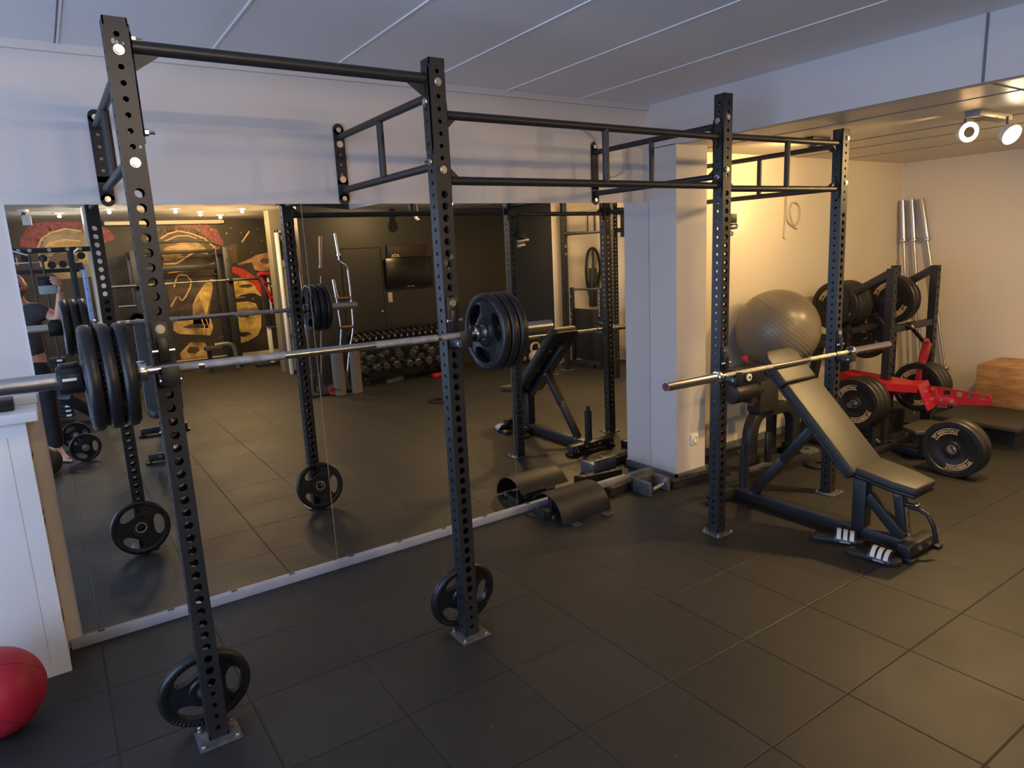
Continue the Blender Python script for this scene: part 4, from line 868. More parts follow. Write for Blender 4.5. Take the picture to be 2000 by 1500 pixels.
for i in range(60):
    x, z = random.uniform(1.2, 3.6), random.uniform(.4, 2.4); r = random.uniform(.006, .016); ml.add([(x-r, yw+.011, z), (x, yw+.011, z-r), (x+r, yw+.011, z), (x, yw+.011, z+r)], [(0, 1, 2, 3)])
names.append('mural_strand'); si = len(names)-1
for i in range(150):                                                        # crest strands
    left = i % 2; cx_, cz_, r0, r1 = (.48, 1.98, .40, .60) if left else (1.98, 1.72, .58, .80)
    t = random.uniform(-1.15, 1.25) if left else random.uniform(-.35, 1.35); w = random.uniform(.006, .018); ra = r0+random.uniform(0, .08); rb_ = r1-random.uniform(0, .10)
    zt = cz_+rb_*math.cos(t)*.86
    if zt > 2.44 or (left and cx_+rb_*math.sin(t) > 1.1): continue
    ml.mi = si if random.random() < .55 else names.index('mural_dark')
    ml.add([(cx_+ra*math.sin(t-w), yw+.0095, cz_+ra*.86*math.cos(t-w)), (cx_+ra*math.sin(t+w), yw+.0095, cz_+ra*.86*math.cos(t+w)), (cx_+rb_*math.sin(t), yw+.0095, zt)], [(0, 1, 2)])
for k, (cx_, cz_, rx, rz, mm_) in enumerate(((2.92, .80, .12, .05, 'mural_haze'), (2.85, .45, .13, .04, 'mural_shade'), (3.0, 1.3, .12, .03, 'mural_haze'), (2.1, .68, .2, .035, 'mural_shade'), (2.02, 2.02, .16, .03, 'mural_line'), (2.16, 1.9, .16, .05, 'mural_shade'), (2.95, .93, .14, .035, 'mural_line'), (2.2, 1.62, .10, .05, 'mural_dark'), (3.38, 1.72, .09, .05, 'mural_haze'), (2.0, .27, .1, .06, 'mural_shade'), (.35, 1.9, .2, .10, 'mural_haze'))):
    ml.mi = names.index(mm_); ml.add([(cx_+rx*math.cos(2*PI*i/20)*(1+.15*math.sin(3*i)), yw+.0092+.0001*k, cz_+rz*math.sin(2*PI*i/20)*(1+.2*math.cos(2*i))) for i in range(20)], [tuple(range(20))])
tag(ml.build('wall_mural', names, smooth=0), 'dark wall mural of bronze helmets with red crests, seen in the mirror', 'mural')
ps = thing('projector_screen', (1.83, -9.1, 2.41), 'cream roll-up projector screen case under the ceiling before the mural', 'screen')
MB().bb(.95, 2.70, -9.16, -9.07, 2.38, 2.445).build('case', 'screen_case', ps, bevel=.02, seg=3); MB().bb(2.70, 2.73, -9.16, -9.07, 2.385, 2.44).build('end_cap', 'white_plastic', ps, bevel=.01)
for i, (x, y) in enumerate(DOWN):
    t = thing('downlight', (x, y, 2.46), ['round recessed ceiling downlight', 'round recessed ceiling downlight'][0]+' '+['over the middle of the rear floor', 'right of the first, nearer the mural', 'nearest the dark pier', 'closest to the projector screen end', 'left of the white column, nearer the mural', 'just right of the white column'][i], 'ceiling lamp', 'rear downlights')
    MB().lathe([(.05, 0), (.075, 0), (.075, -.006), (.05, -.004)], Matrix.Translation((x, y, 2.459)), 32, closed=True).build('trim_ring', 'lamp_white', t); MB().lathe([(.0001, 0), (.05, 0)], Matrix.Translation((x, y, 2.4565)), 28).build('lens', 'down_glow', t, smooth=0)
cc = thing('security_camera', (-.05, -6.75, 2.46), 'white security camera hanging from the rear ceiling, at the top left of the mirror', 'camera')
MB().cyl((-.05, -6.75, 2.46), (-.05, -6.75, 2.43), .06, 24).build('mount', 'white_plastic', cc); MB().sphere((-.045, -6.73, 2.40), .03, 16, 10).build('joint', 'base_steel', cc); MB().bb(-.075, .02, -6.80, -6.62, 2.27, 2.39).build('housing', 'white_plastic', cc, bevel=.012)
# half rack before the mural
hr = thing('half_rack', (1.9, -8.7, 0), 'tall black half rack before the mural, a silver bar racked on it', 'rack')
for x in (1.22, 2.55):
    for y in (-8.4, -8.98): MB().bb(x-.055, x+.055, y-.05, y+.05, 0, 1.97).build('upright', 'black_steel', hr, bevel=.004)
    MB().bb(x-.05, x+.05, -8.98, -8.4, .02, .10).bb(x-.04, x+.04, -8.93, -8.45, 1.86, 1.95).build('side_rail', 'black_steel', hr, bevel=.004)
MB().bb(1.27, 2.5, -9.0, -8.93, 1.62, 1.71).bb(1.27, 2.5, -9.0, -8.93, 1.90, 1.96).bb(1.27, 2.5, -9.0, -8.93, .06, .13).build('crossbar', 'black_steel', hr, bevel=.004)
MB().tube(bez([(1.24, -8.4, 2.0), (1.5, -8.38, 2.06), (1.9, -8.36, 2.08), (2.3, -8.38, 2.06), (2.54, -8.4, 1.96)]), .018, 10).build('pull_up_bar', 'black_steel', hr)
pn = MB()
for x in (1.22, 2.55):
    for k in range(9): pn.cyl((x, -8.351, .5+.16*k), (x, -8.345, .5+.16*k), .012, 10)
    pn.cyl((x, -8.42, 1.14), (x+(.22 if x > 2 else -.3), -8.42, 1.14), .02, 14)
pn.build('pegs', 'bar_smooth', hr)
MB().bb(1.19, 1.25, -8.34, -8.28, 1.40, 1.43).bb(2.52, 2.58, -8.34, -8.28, 1.40, 1.43).bb(1.19, 1.25, -8.29, -8.28, 1.40, 1.48).bb(2.52, 2.58, -8.29, -8.28, 1.40, 1.48).build('rack_hooks', 'black_steel', hr)
barbell('barbell', .80, 2.98, 1.245, 2.52, -8.315, 1.445, 1.445, 'steel barbell racked across the half rack before the mural', sleeve='bar_smooth')
def rec_plate(label, x, y, z, r, T, m='rubber', axis=(0, 1, 0), ring='zinc'):
    t = thing('weight_plate', (x, y, z), label, 'weight plate'); X = axm((x, y, z), axis)
    MB().lathe([(.026, -T/2), (r*.4, -T/2), (r*.45, -T*.3), (r*.8, -T*.3), (r*.86, -T/2), (r*.97, -T/2), (r, -T*.3), (r, T*.3), (r*.97, T/2), (r*.86, T/2), (r*.8, T*.3), (r*.45, T*.3), (r*.4, T/2), (.026, T/2)], X, 48, closed=True).build('plate_body', m, t)
    MB().lathe([(.0255, -T*.52), (.034, -T*.52), (.034, T*.52), (.0255, T*.52)], X, 28, closed=True).build('steel_insert', ring, t); return t
rec_plate('thick black plate roll on the left peg of the half rack, pale ringed face', 1.12, -8.25, .93, .13, .16); pk = MB().lathe([(.036, 0), (.095, 0)], axm((1.12, -8.168, .93), (0, 1, 0)), 40).build('face_ring', 'kettle_beige', bpy.data.objects[[o.name for o in COL.objects if o.name.startswith('weight_plate')][-1]], smooth=0)
gpb = dup(pl0, (1.075, -7.55, .53), (0, 0, PI/2), 'black three-grip plate hung on the low plate holder, seen in the mirror', None); del gpb['group']
pst = thing('plate_tree', (1.075, -7.7, 0), 'low black plate holder carrying a three-grip plate in front of the half rack', 'plate holder')
MB().bb(1.04, 1.11, -7.75, -7.68, 0, .9).bb(.8, 1.35, -7.76, -7.67, 0, .06).bb(1.04, 1.11, -7.95, -7.45, 0, .06).build('frame', 'black_steel', pst, bevel=.004); MB().cyl((1.075, -7.69, .53), (1.075, -7.45, .53), .0245, 16).build('peg', 'bar_smooth', pst)
sb = thing('curved_bracket', (2.4, -8.2, 0), 'curved silver foot of a bench standing before the half rack', 'bench')
MB().tube(bez([(2.15, -8.15, .43), (2.36, -8.15, .43), (2.44, -8.15, .35), (2.46, -8.15, .18), (2.47, -8.15, .02)]), .038, 10).build('curved_leg', 'base_steel', sb); MB().bb(2.0, 2.25, -8.25, -8.05, .36, .42).build('seat', 'vinyl', sb, bevel=.01); MB().bb(2.03, 2.09, -8.18, -8.12, 0, .36).build('rear_leg', 'black_steel', sb)
# red machine beside the pier
rm = thing('red_press_machine', (3.1, -8.1, 0), 'red framed upright machine at the right end of the mural', 'exercise machine')
rf = MB().bar((2.92, -8.0, 1.52), (3.18, -8.0, 1.52), .04, .05).bar((3.18, -8.0, 1.54), (3.20, -8.0, .92), .04, .05, (0, 1, 0)).bar((2.95, -8.05, 1.52), (3.12, -8.05, 1.02), .04, .05, (0, 1, 0)).bar((3.08, -8.25, 1.5), (3.16, -8.2, .95), .04, .05, (0, 1, 0)).bar((3.05, -8.0, 1.12), (3.2, -8.0, 1.12), .03, .04).bar((2.92, -8.0, 1.50), (3.08, -8.25, 1.5), .04, .04)
rf.build('red_frame', 'red_paint', rm, bevel=.003); MB().bb(2.985, 3.045, -8.13, -8.07, 0, .66).bb(3.06, 3.10, -8.13, -8.07, .85, 1.45).build('cream_post', 'cabinet_cream', rm, bevel=.004); MB().cyl((2.99, -8.02, 1.36), (3.17, -8.02, 1.37), .018, 14).cyl((2.98, -8.06, .645), (3.2, -8.04, .635), .013, 12).build('handles', 'bar_smooth', rm)
MB().bb(2.97, 3.06, -8.16, -8.06, .66, 1.5).bb(2.75, 3.30, -8.2, -8.05, 0, .05).cyl((3.17, -8.0, 1.37), (3.215, -8.0, 1.37), .03, 16).build('black_frame', 'black_steel', rm, bevel=.003)
# white display cabinet
wc = thing('display_cabinet', (3.16, -6.95, 0), 'tall white framed cabinet beside the dark wall end', 'cabinet')
fm = MB()
for x in (2.965, 3.305): fm.bb(x, x+.035, -7.0, -6.9, 0, 2.16)
fm.bb(2.965, 3.34, -7.0, -6.9, 2.12, 2.16).build('frame', 'white_plastic', wc, bevel=.003); MB().bb(3.0, 3.305, -7.05, -6.97, .05, 1.62).build('front_panel', 'cabinet_cream', wc); MB().bb(3.0, 3.305, -7.06, -6.99, 1.72, 2.12).build('dark_panel', 'gray_pier', wc); MB().bb(3.0, 3.305, -7.0, -6.93, 1.62, 1.72).build('sign_band', 'white_plastic', wc); MB().bar((3.02, -6.96, 2.1), (3.2, -6.96, 1.72), .03, .02, (0, 1, 0)).build('door_edge', 'white_plastic', wc)
sh = MB()
for z in (.35, .62): sh.bb(3.0, 3.34, -7.0, -6.80, z, z+.02)
sh.build('shelf', 'worn_wood', wc)
# cable machine at the left
cm = thing('cable_machine', (.1, -5.7, 0), 'black cable pulley machine at the left of the mirror, behind the person', 'exercise machine')
MB().bb(-.9, .52, -5.68, -5.62, 1.92, 1.975).bb(-.9, .38, -5.67, -5.63, 1.70, 1.745).build('top_beam', 'black_steel', cm, bevel=.004); MB().bb(.29, .35, -5.68, -5.62, 0, 1.92).build('upright', 'black_steel', cm, bevel=.004); MB().bb(-.75, -.69, -5.68, -5.62, 0, 1.92).build('upright', 'black_steel', cm, bevel=.004)
MB().bb(.40, .45, -5.66, -5.62, 1.06, 1.78).build('guide_strip', 'sky_tint_steel', cm, bevel=.004); MB().bb(.33, .42, -5.67, -5.61, 1.72, 1.80).bb(-.8, .6, -5.8, -5.4, 0, .05).bb(.33, .42, -5.67, -5.61, 1.0, 1.06).build('brackets', 'black_steel', cm)
gh_ = MB()
for k in range(6): gh_.cyl((.425, -5.619, 1.14+.12*k), (.425, -5.617, 1.14+.12*k), .006, 10)
gh_.build('guide_holes', 'dark_hole', cm)
pu = MB()
for x, z in ((.06, 1.86), (.13, 1.785), (.235, 1.79), (.42, 1.875), (-.1, 1.87)): pu.cyl((x, -5.63, z), (x, -5.60, z), .040, 24)
pu.build('pulleys', 'plastic_black', cm); bt = MB()
for x in (-.15, -.05, .13, .3, .42): bolt(bt, (x, -5.618, 1.95), (0, 1, 0), .016)
bt.cyl((-.2, -5.6, 1.95), (-.07, -5.58, 1.90), .012, 12).cyl((.36, -5.58, 1.92), (.40, -5.56, 1.95), .018, 12); bt.build('bolts', 'zinc', cm)
MB().bb(-.22, .06, -5.62, -5.56, 1.815, 1.825).bb(-.18, -.172, -5.6, -5.58, 1.80, 1.88).build('lat_bar', 'chrome', cm); ws_ = MB(); wl_ = MB()
for k in range(13): ws_.bb(-.12, .10, -5.66, -5.46, .10+k*.052, .148+k*.052); wl_.bb(.02, .07, -5.4595, -5.4585, .112+k*.052, .134+k*.052)
ws_.build('weight_stack', 'black_steel_matte', cm, bevel=.003); wl_.build('stack_labels', 'white_print', cm, smooth=0); MB().cyl((-.06, -5.56, .75), (-.06, -5.56, 1.9), .012, 10).cyl((.05, -5.56, .75), (.05, -5.56, 1.9), .012, 10).build('guide_rods', 'black_steel', cm)
MB().bar((.02, -4.95, .42), (.36, -5.35, .06), .16, .06).build('foot_plate', 'black_steel', cm, bevel=.004); MB().bar((.05, -4.94, .46), (.30, -5.25, .14), .10, .012).build('foot_grip', 'foam_tan', cm)
# holder of standing bars
bh = thing('bar_holder', (2.9, -5.0, 0), 'floor stand of short tubes holding bars upright by the dark wall', 'bar stand')
MB().bb(2.55, 3.24, -5.18, -4.86, .003, .025).build('base', 'black_steel', bh, bevel=.003)
TB = [(2.62, -5.0), (2.80, -5.05), (3.0, -5.0), (2.72, -5.12), (3.12, -5.02)]
tb = MB()
for x, y in TB: tb.lathe([(.028, .02), (.034, .02), (.034, .26), (.028, .26)], Matrix.Translation((x, y, 0)), 24, closed=True)
tb.build('holder_tube', 'base_steel', bh)
def standing(name, label, pts, sleeves, m='bar_smooth', sm='bar_smooth', r=.0135):
    t = thing(name, pts[-1], label, 'barbell', 'bars in the floor stand'); MB().tube(pts, r, 14).build('shaft', m, t); s = MB()
    for a, b_ in sleeves: s.cyl(a, b_, .0245, 20); d = (Vector(b_)-Vector(a)).normalized(); s.cyl(Vector(b_)-d*.03, Vector(b_), .034, 20)
    s.build('sleeve', sm, t)
standing('barbell', 'copper-coloured barbell standing behind the steel one in the floor stand', [(2.94, -5.05, 1.5), (2.80, -5.05, .03)], [((2.985, -5.05, 1.99), (2.95, -5.05, 1.60))], 'copper_steel', 'copper_steel', .0145)
standing('barbell', 'dark bronze barbell leaning close to the white cabinet in the floor stand', [(2.70, -5.1, 1.5), (2.72, -5.12, .03)], [((2.66, -5.1, 1.95), (2.70, -5.1, 1.48))], 'copper_steel', 'copper_steel')
standing('curl_bar', 'bent chrome curl bar standing tallest in the floor stand', bez([(3.18, -5.0, 1.74), (3.185, -5.0, 1.67), (3.27, -5.0, 1.60), (3.285, -5.0, 1.45), (3.29, -5.0, 1.2), (3.28, -5.0, .8), (3.2, -5.0, .5), (3.12, -5.02, .03)], 5), [((3.155, -5.0, 2.02), (3.18, -5.0, 1.74))], 'chrome', 'chrome')
standing('tricep_bar', 'short chrome bar with two cross grips in the floor stand', [(3.085, -5.0, 1.41), (3.12, -5.0, .8), (3.0, -5.0, .03)], [((3.075, -5.0, 1.45), (3.10, -5.0, 1.22))], 'chrome', 'chrome', .012)
MB().cyl((3.10, -5.0, 1.20), (3.285, -4.99, 1.20), .022, 16).cyl((3.10, -5.0, .83), (3.285, -4.99, .83), .022, 16).build('cross_grip', 'copper_steel', bpy.data.objects['tricep_bar'])
standing('steel_bar', 'plain shiny steel bar standing at the front of the floor stand', [(2.66, -4.98, 1.1), (2.62, -5.0, .03)], [((2.67, -4.98, 1.2), (2.65, -4.98, .75))], 'bar_smooth')
aw = thing('ab_wheel', (2.86, -4.80, .0), 'red and black ab wheel standing before the bar stand', 'ab wheel'); MB().lathe([(.035, -.02), (.062, -.022), (.062, .022), (.035, .02)], axm((2.86, -4.80, .078), (-.3, 1, .15)), 32, closed=True).build('red_rim', 'red_plastic', aw); MB().lathe([(.062, -.016), (.078, -.014), (.078, .014), (.062, .016)], axm((2.86, -4.80, .078), (-.3, 1, .15)), 36, closed=True).build('tyre', 'plastic_black', aw); MB().cyl((2.91, -4.93, .06), (2.81, -4.66, .10), .014, 14).build('handle', 'plastic_black', aw)
def pad(x, y, rz, label):
    t = thing('foam_bar_pad', (x, y, 0), label, 'foam pad', 'quilted pads'); M = Matrix.Translation((x, y, 0)) @ Matrix.Rotation(rz, 4, 'Z'); m = MB(); n = 14
    pr = [(.075*math.cos(a), .055*math.sin(a)) for a in [PI*i/n for i in range(n+1)]]; pr += [(u*.55, v*.45+.0) for u, v in pr[::-1]]
    m.prism(pr, M, .55); m.build('pad_body', 'foam_tan', t, smooth=50); b = MB()
    for z in (.08, .46): b.sphere(M @ Vector((0, .056, z)), .008, 8, 6)
    b.build('eyelets', 'plastic_black', t); st = MB()
    for k in range(9):
        for s in (-1, 1):
            st.tube([M @ Vector((.0755*math.cos(a), .0555*math.sin(a), .03+.055*k+s*.025*(a-PI/2))) for a in [.3+i*.42 for i in range(7)]], .0016, 4)
    st.build('quilting', 'foam_tan', t)
pad(2.95, -4.78, .25, 'left quilted tan foam pad standing on end by the bar stand'); pad(3.17, -4.76, -.2, 'right quilted tan foam pad standing on end by the dumbbell rack')
# dumbbells
dr = thing('dumbbell_rack', (4.1, -5.3, 0), 'black two-tier dumbbell rack along the dark wall', 'rack')
for x in (3.45, 4.78): MB().bar((x, -5.05, .03), (x, -5.6, .03), .06, .05).bar((x, -5.15, .05), (x, -5.5, .62), .05, .05, (0, 1, 0)).build('side_frame', 'black_steel', dr, bevel=.003)
for z, y in ((.575, -5.25), (.19, -5.15)): MB().bb(3.30, 4.92, y+.06, y+.10, z-.02, z+.03).bb(3.30, 4.92, y-.14, y-.10, z+.02, z+.07).bb(3.30, 4.92, y-.12, y+.08, z-.02, z-.01).build('tier', 'black_steel', dr, bevel=.003)
MB().bar((3.70, -4.98, .03), (3.98, -5.12, .03), .06, .05).build('foot', 'base_steel', dr)
def round_db(label, num):
    t = thing('dumbbell', (0, 0, 0), label, 'dumbbell', 'small round dumbbells on the upper tier')
    MB().cyl((0, -.065, 0), (0, .065, 0), .0155, 14).build('handle', 'copper_steel' if 0 else 'zinc', t)
    for s in (-1, 1): MB().cyl((0, s*.062, 0), (0, s*.125, 0), .042, 22).build('head', 'plastic_black', t, bevel=.006)
    MB().text(num, .052, lambda x, y: Vector((-x, .1262, y)), .001).build('number', 'white_print', t, smooth=0)
    return t
nums = ['10', '9', '9', '8', '8', '7', '7', '6', '6', '5', '5', '4', '4', '3', '3', '2', '2']
wd = ['first', 'second', 'third', 'fourth', 'fifth', 'sixth', 'seventh', 'eighth', 'ninth', 'tenth', 'eleventh', 'twelfth', 'thirteenth', 'fourteenth', 'fifteenth', 'sixteenth', 'seventeenth']
for i, nn in enumerate(nums):
    d = round_db(f'{wd[i]} small round black dumbbell from the left on the upper tier', nn); d.location = (3.36+i*.0935, -5.24, .658); d.rotation_euler = (-.28, 0, 0)
def hex_db(label):
    t = thing('hex_dumbbell', (0, 0, 0), label, 'dumbbell', 'hex dumbbells on the lower tier')
    MB().tube([(0, -.07, 0), (0, -.03, 0), (0, .03, 0), (0, .07, 0)], [.014, .0175, .0175, .014], 14).build('handle', 'chrome', t)
    for s in (-1, 1):
        m = MB(); m.lathe([(.0001, s*.066), (.045, s*.066), (.058, s*.078), (.058, s*.135), (.045, s*.147), (.0001, s*.147)], axm((0, 0, 0), (0, 1, 0)), 6); m.build('hex_head', 'kettle_dark', t, smooth=0)
    return t
hx = hex_db('first hex dumbbell from the left in the lower tier, front row'); hx.location = (3.40, -5.08, .262); hx.rotation_euler = (-.2, .26, .1)
for i in range(1, 10): dup(hx, (3.40+i*.155, -5.08, .262), (-.2+.08*random.random(), .26+random.random()*.3, random.uniform(-.2, .3)), f'{wd[i]} hex dumbbell from the left in the lower tier, front row')
for i in range(6): dup(hx, (3.48+i*.235, -5.12+.03*random.random(), .385), (-.1, .3, PI/2*(i % 2)*.5+random.uniform(-.3, .3)), f'{wd[i]} hex dumbbell from the left lying on top of the lower tier row')
# on the black wall
dd = tag(MB().bb(3.45, 4.03, -5.655, -5.645, .0, 1.825).build('door_1', 'black_wall', smooth=0), kind='structure'); MB().sphere((3.985, -5.62, .93), .022, 16, 10).cyl((3.985, -5.645, .93), (3.985, -5.62, .93), .01, 10).build('door_knob', 'zinc', dd)
sd = MB()
for a in ((3.44, 3.448, 0, 1.835), (4.03, 4.038, 0, 1.835), (3.44, 4.038, 1.827, 1.835)): sd.bb(a[0], a[1], -5.652, -5.6405, a[2], a[3])
sd.build('door_gap', 'dark_hole', dd)
tv = thing('television', (4.45, -5.6, 1.45), 'black flat television on the dark wall above the dumbbells', 'television'); MB().bb(4.07, 4.80, -5.60, -5.57, 1.255, 1.675).build('screen_body', 'tv_black', tv, bevel=.005); MB().bb(4.30, 4.55, -5.655, -5.60, 1.35, 1.55).build('wall_mount', 'black_steel', tv); MB().bb(4.38, 4.43, -5.569, -5.568, 1.262, 1.268).bb(4.45, 4.49, -5.569, -5.568, 1.262, 1.268).build('status_marks', 'white_print', tv, smooth=0)
bxx = thing('wall_box', (4.43, -5.6, 1.77), 'dark brown box with pale lettering above the television', 'sign box'); MB().bb(4.12, 4.74, -5.655, -5.60, 1.68, 1.85).build('box_body', 'box_brown', bxx, bevel=.004); MB().text('ATX', .06, lambda x, y: Vector((4.24-x, -5.598, 1.705+y)), .002).build('lettering', 'gold_print', bxx, smooth=0)
sw = tag(MB().bb(4.10, 4.165, -5.655, -5.640, 1.05, 1.19).build('light_switch', 'kettle_beige', bevel=.003), 'pale double light switch on the dark wall below the television', 'switch')
dc = thing('dome_camera', (4.28, -4.9, 2.36), 'small dome camera hanging on a short tube before the dark wall', 'camera'); MB().cyl((4.28, -4.9, 2.36), (4.28, -4.9, 2.22), .025, 16).build('tube', 'black_steel', dc); MB().sphere((4.28, -4.9, 2.20), .045, 20, 12).build('dome', 'white_plastic', dc); MB().sphere((4.29, -4.875, 2.205), .032, 16, 10).build('lens_dome', 'tv_black', dc)
def kettlebell(x, y, r, m, label, dot):
    t = thing('kettlebell', (x, y, 0), label, 'kettlebell'); MB().sphere((x, y, r*.93), r, 32, 20, (1, 1, .95)).cyl((x, y, 0), (x, y, r*.25), r*.6, 24).build('bell', m, t)
    MB().tube(bez([(x-r*.55, y, r*1.6), (x-r*.72, y, r*2.2), (x-r*.55, y, r*2.75), (x, y, r*2.9), (x+r*.55, y, r*2.75), (x+r*.72, y, r*2.2), (x+r*.55, y, r*1.6)], 6), r*.17, 12).build('handle', m, t)
    if dot: MB().lathe([(.0001, 0), (r*.36, 0)], axm((x+.2*r, y+r*1.0, r*.9), (.2, 1, 0)), 24).build('face_dot', dot, t, smooth=0)
kettlebell(6.06, -4.80, .105, 'kettle_beige', 'pale kettlebell with a red dot standing by the dark partition', 'red_plastic'); kettlebell(5.86, -4.92, .095, 'kettle_dark', 'dark kettlebell standing left of the pale one', 'kettle_beige')
so2 = tag(MB().bb(6.188, 6.2, -4.73, -4.65, .20, .28).build('wall_socket', 'white_plastic', bevel=.003), 'white socket low on the black partition, seen in the mirror', 'socket')
# second rig before the right wall
rg2 = thing('training_rig', (6.4, -3.4, 0), 'black rig of two perforated uprights before the cream wall, seen in the right mirror', 'rig')
for yy in (-3.98, -2.98):
    u = upright(rg2, 5.965, yy, 2.30, Matrix.Translation((5.965, yy, 0))); MB().bb(5.93, 6.07, yy-.035, yy+.10, 0, .008).build('base_plate', 'base_steel', u)
    st = MB()
    for z in (2.15, 1.90): st.cyl((6.03, yy+.034, z), (7.09, yy+.034, z), .0165, 14)
    st.cyl((6.56, yy+.034, 1.90), (6.56, yy+.034, 2.15), .015, 12).bb(7.085, 7.098, yy, yy+.07, 1.82, 2.22).build('wall_standoff', 'black_steel', rg2)
cb2 = MB()
for z in (2.15, 1.885): cb2.cyl((6.0, -3.91, z), (6.0, -2.98, z), .0175, 16)
cb2.cyl((6.0, -3.45, 1.885), (6.0, -3.45, 2.15), .016, 14).build('pull_up_ladder', 'black_steel', rg2); b = MB()
for z in (2.15, 1.89, 1.72, 1.62): bolt(b, (6.0, -3.91, z), (0, 1, 0), .014)
b.build('bolts', 'zinc', rg2)
bg_ = thing('punch_pad', (6.93, -4.42, .8), 'long dark pad with looped straps hanging on the cream wall', 'pad'); MB().cyl((6.92, -4.43, .80), (6.93, -4.43, 1.38), .06, 20).build('pad_body', 'black_steel_matte', bg_, bevel=.01); MB().cyl((6.93, -4.43, 1.38), (6.945, -4.44, 1.66), .018, 12).build('core', 'plastic_black', bg_); MB().cyl((6.925, -4.43, 1.06), (6.928, -4.43, 1.16), .063, 20).build('band', 'plastic_black', bg_)
MB().tube(bez([(6.83, -4.44, 1.05), (6.80, -4.44, 1.35), (6.84, -4.44, 1.6), (6.945, -4.44, 1.68), (7.04, -4.44, 1.58), (7.08, -4.44, 1.35), (7.02, -4.44, 1.1)]), .020, 8).build('strap', 'plastic_black', bg_)
dp = thing('dip_station', (6.4, -4.0, 0), 'black dip station with a dark panel before the cream wall', 'exercise machine')
for y in (-4.30, -3.68): MB().bb(6.38, 6.43, y-.025, y+.025, .05, 1.13).build('upright', 'black_steel', dp, bevel=.003)
MB().cyl((6.405, -4.30, 1.10), (6.405, -3.68, 1.12), .016, 14).build('top_bar', 'base_steel', dp); MB().bb(6.43, 6.47, -4.33, -3.66, .08, .82).build('panel', 'black_steel_matte', dp, bevel=.004); MB().bb(6.30, 6.36, -4.20, -3.74, 0, .06).bb(6.35, 6.46, -4.33, -4.27, 0, .06).bb(6.35, 6.46, -3.71, -3.65, 0, .06).build('base', 'black_steel', dp, bevel=.003)
b = MB()
for y in (-4.30, -3.68):
    for z in (.75, .66, 1.0): bolt(b, (6.379, y, z), (-1, 0, 0), .012)
b.build('bolts', 'zinc', dp); ch = MB()
for k in range(14): ch.lathe([(.010, -.003), (.015, 0), (.010, .003), (.006, 0)], axm((6.36, -3.66, 1.12-k*.028), (1, 0, 0) if k % 2 else (0, 1, 0)), 12, closed=True)
ch.build('chain', 'zinc', dp)
fr_ = tag(MB().lathe([(.045, 0), (.12, 0), (.12, .018), (.10, .026), (.045, .026)], Matrix(), 36, closed=True).build('floor_ring', 'plastic_black', loc=None), 'black ring lying on the open floor, seen in the mirror beside the second post', 'ring'); fr_.location = (3.66, -3.46, .001)
rd_ = tag(MB().bb(4.36, 4.52, -4.98, -4.90, .001, .05).build('foam_block', 'red_plastic', bevel=.01), 'small red block on the floor before the dumbbell rack', 'block')
bb2 = tag(MB().sphere((-.20, -3.33, .135), .135, 36, 24).build('medicine_ball', 'kettle_dark', loc=(-.2, -3.33, 0)), 'dark medicine ball on the floor, partly behind the cabinet edge in the mirror', 'ball')
# loaded dumbbell on the floor
fd = thing('loaded_dumbbell', (.09, -3.95, .13), 'chrome dumbbell loaded with two black grip plates on the floor', 'dumbbell'); A, B = Vector((.115, -3.64, .132)), Vector((.065, -4.25, .132)); d = (B-A).normalized()
MB().cyl(A-d*.03, B+d*.03, .0145, 16).build('handle', 'chrome', fd); MB().cyl(A-d*.035, A+d*.06, .024, 20).cyl(B+d*.035, B-d*.06, .024, 20).build('sleeve', 'zinc', fd, bevel=.002)
small = grip_plate('black grip plate on the nearer end of the floor dumbbell', .13, .036, group='grip plates on the floor dumbbell'); rz = math.atan2(d.y, d.x); small.location = A; small.rotation_euler = (0, 0, rz); dup(small, B, (0, 0, rz), 'black grip plate on the farther end of the floor dumbbell')
# ---------------------------------------------------------------- the person taking the picture
def skin(nodes, edges, sub=2):
    me = bpy.data.meshes.new('s'); me.from_pydata([n[:3] for n in nodes], edges, []); o = bpy.data.objects.new('s', me); COL.objects.link(o)
    o.modifiers.new('k', 'SKIN'); 
    if not me.skin_vertices: me.attributes.new('skin_vertices', 'FLOAT_VECTOR', 'POINT')
    for i, n in enumerate(nodes):
        sv = me.skin_vertices[0].data[i]; r = n[3]; sv.radius = r if isinstance(r, tuple) else (r, r); sv.use_root = i == 0
    ss = o.modifiers.new('u', 'SUBSURF'); ss.levels = sub; ss.render_levels = sub
    m2 = bpy.data.meshes.new_from_object(o.evaluated_get(bpy.context.evaluated_depsgraph_get())); mb = MB(); mb.add([v.co.copy() for v in m2.vertices], [tuple(p.vertices) for p in m2.polygons])
    bpy.data.objects.remove(o); bpy.data.meshes.remove(me); bpy.data.meshes.remove(m2); return mb
X0, Y0 = -.205, -3.90
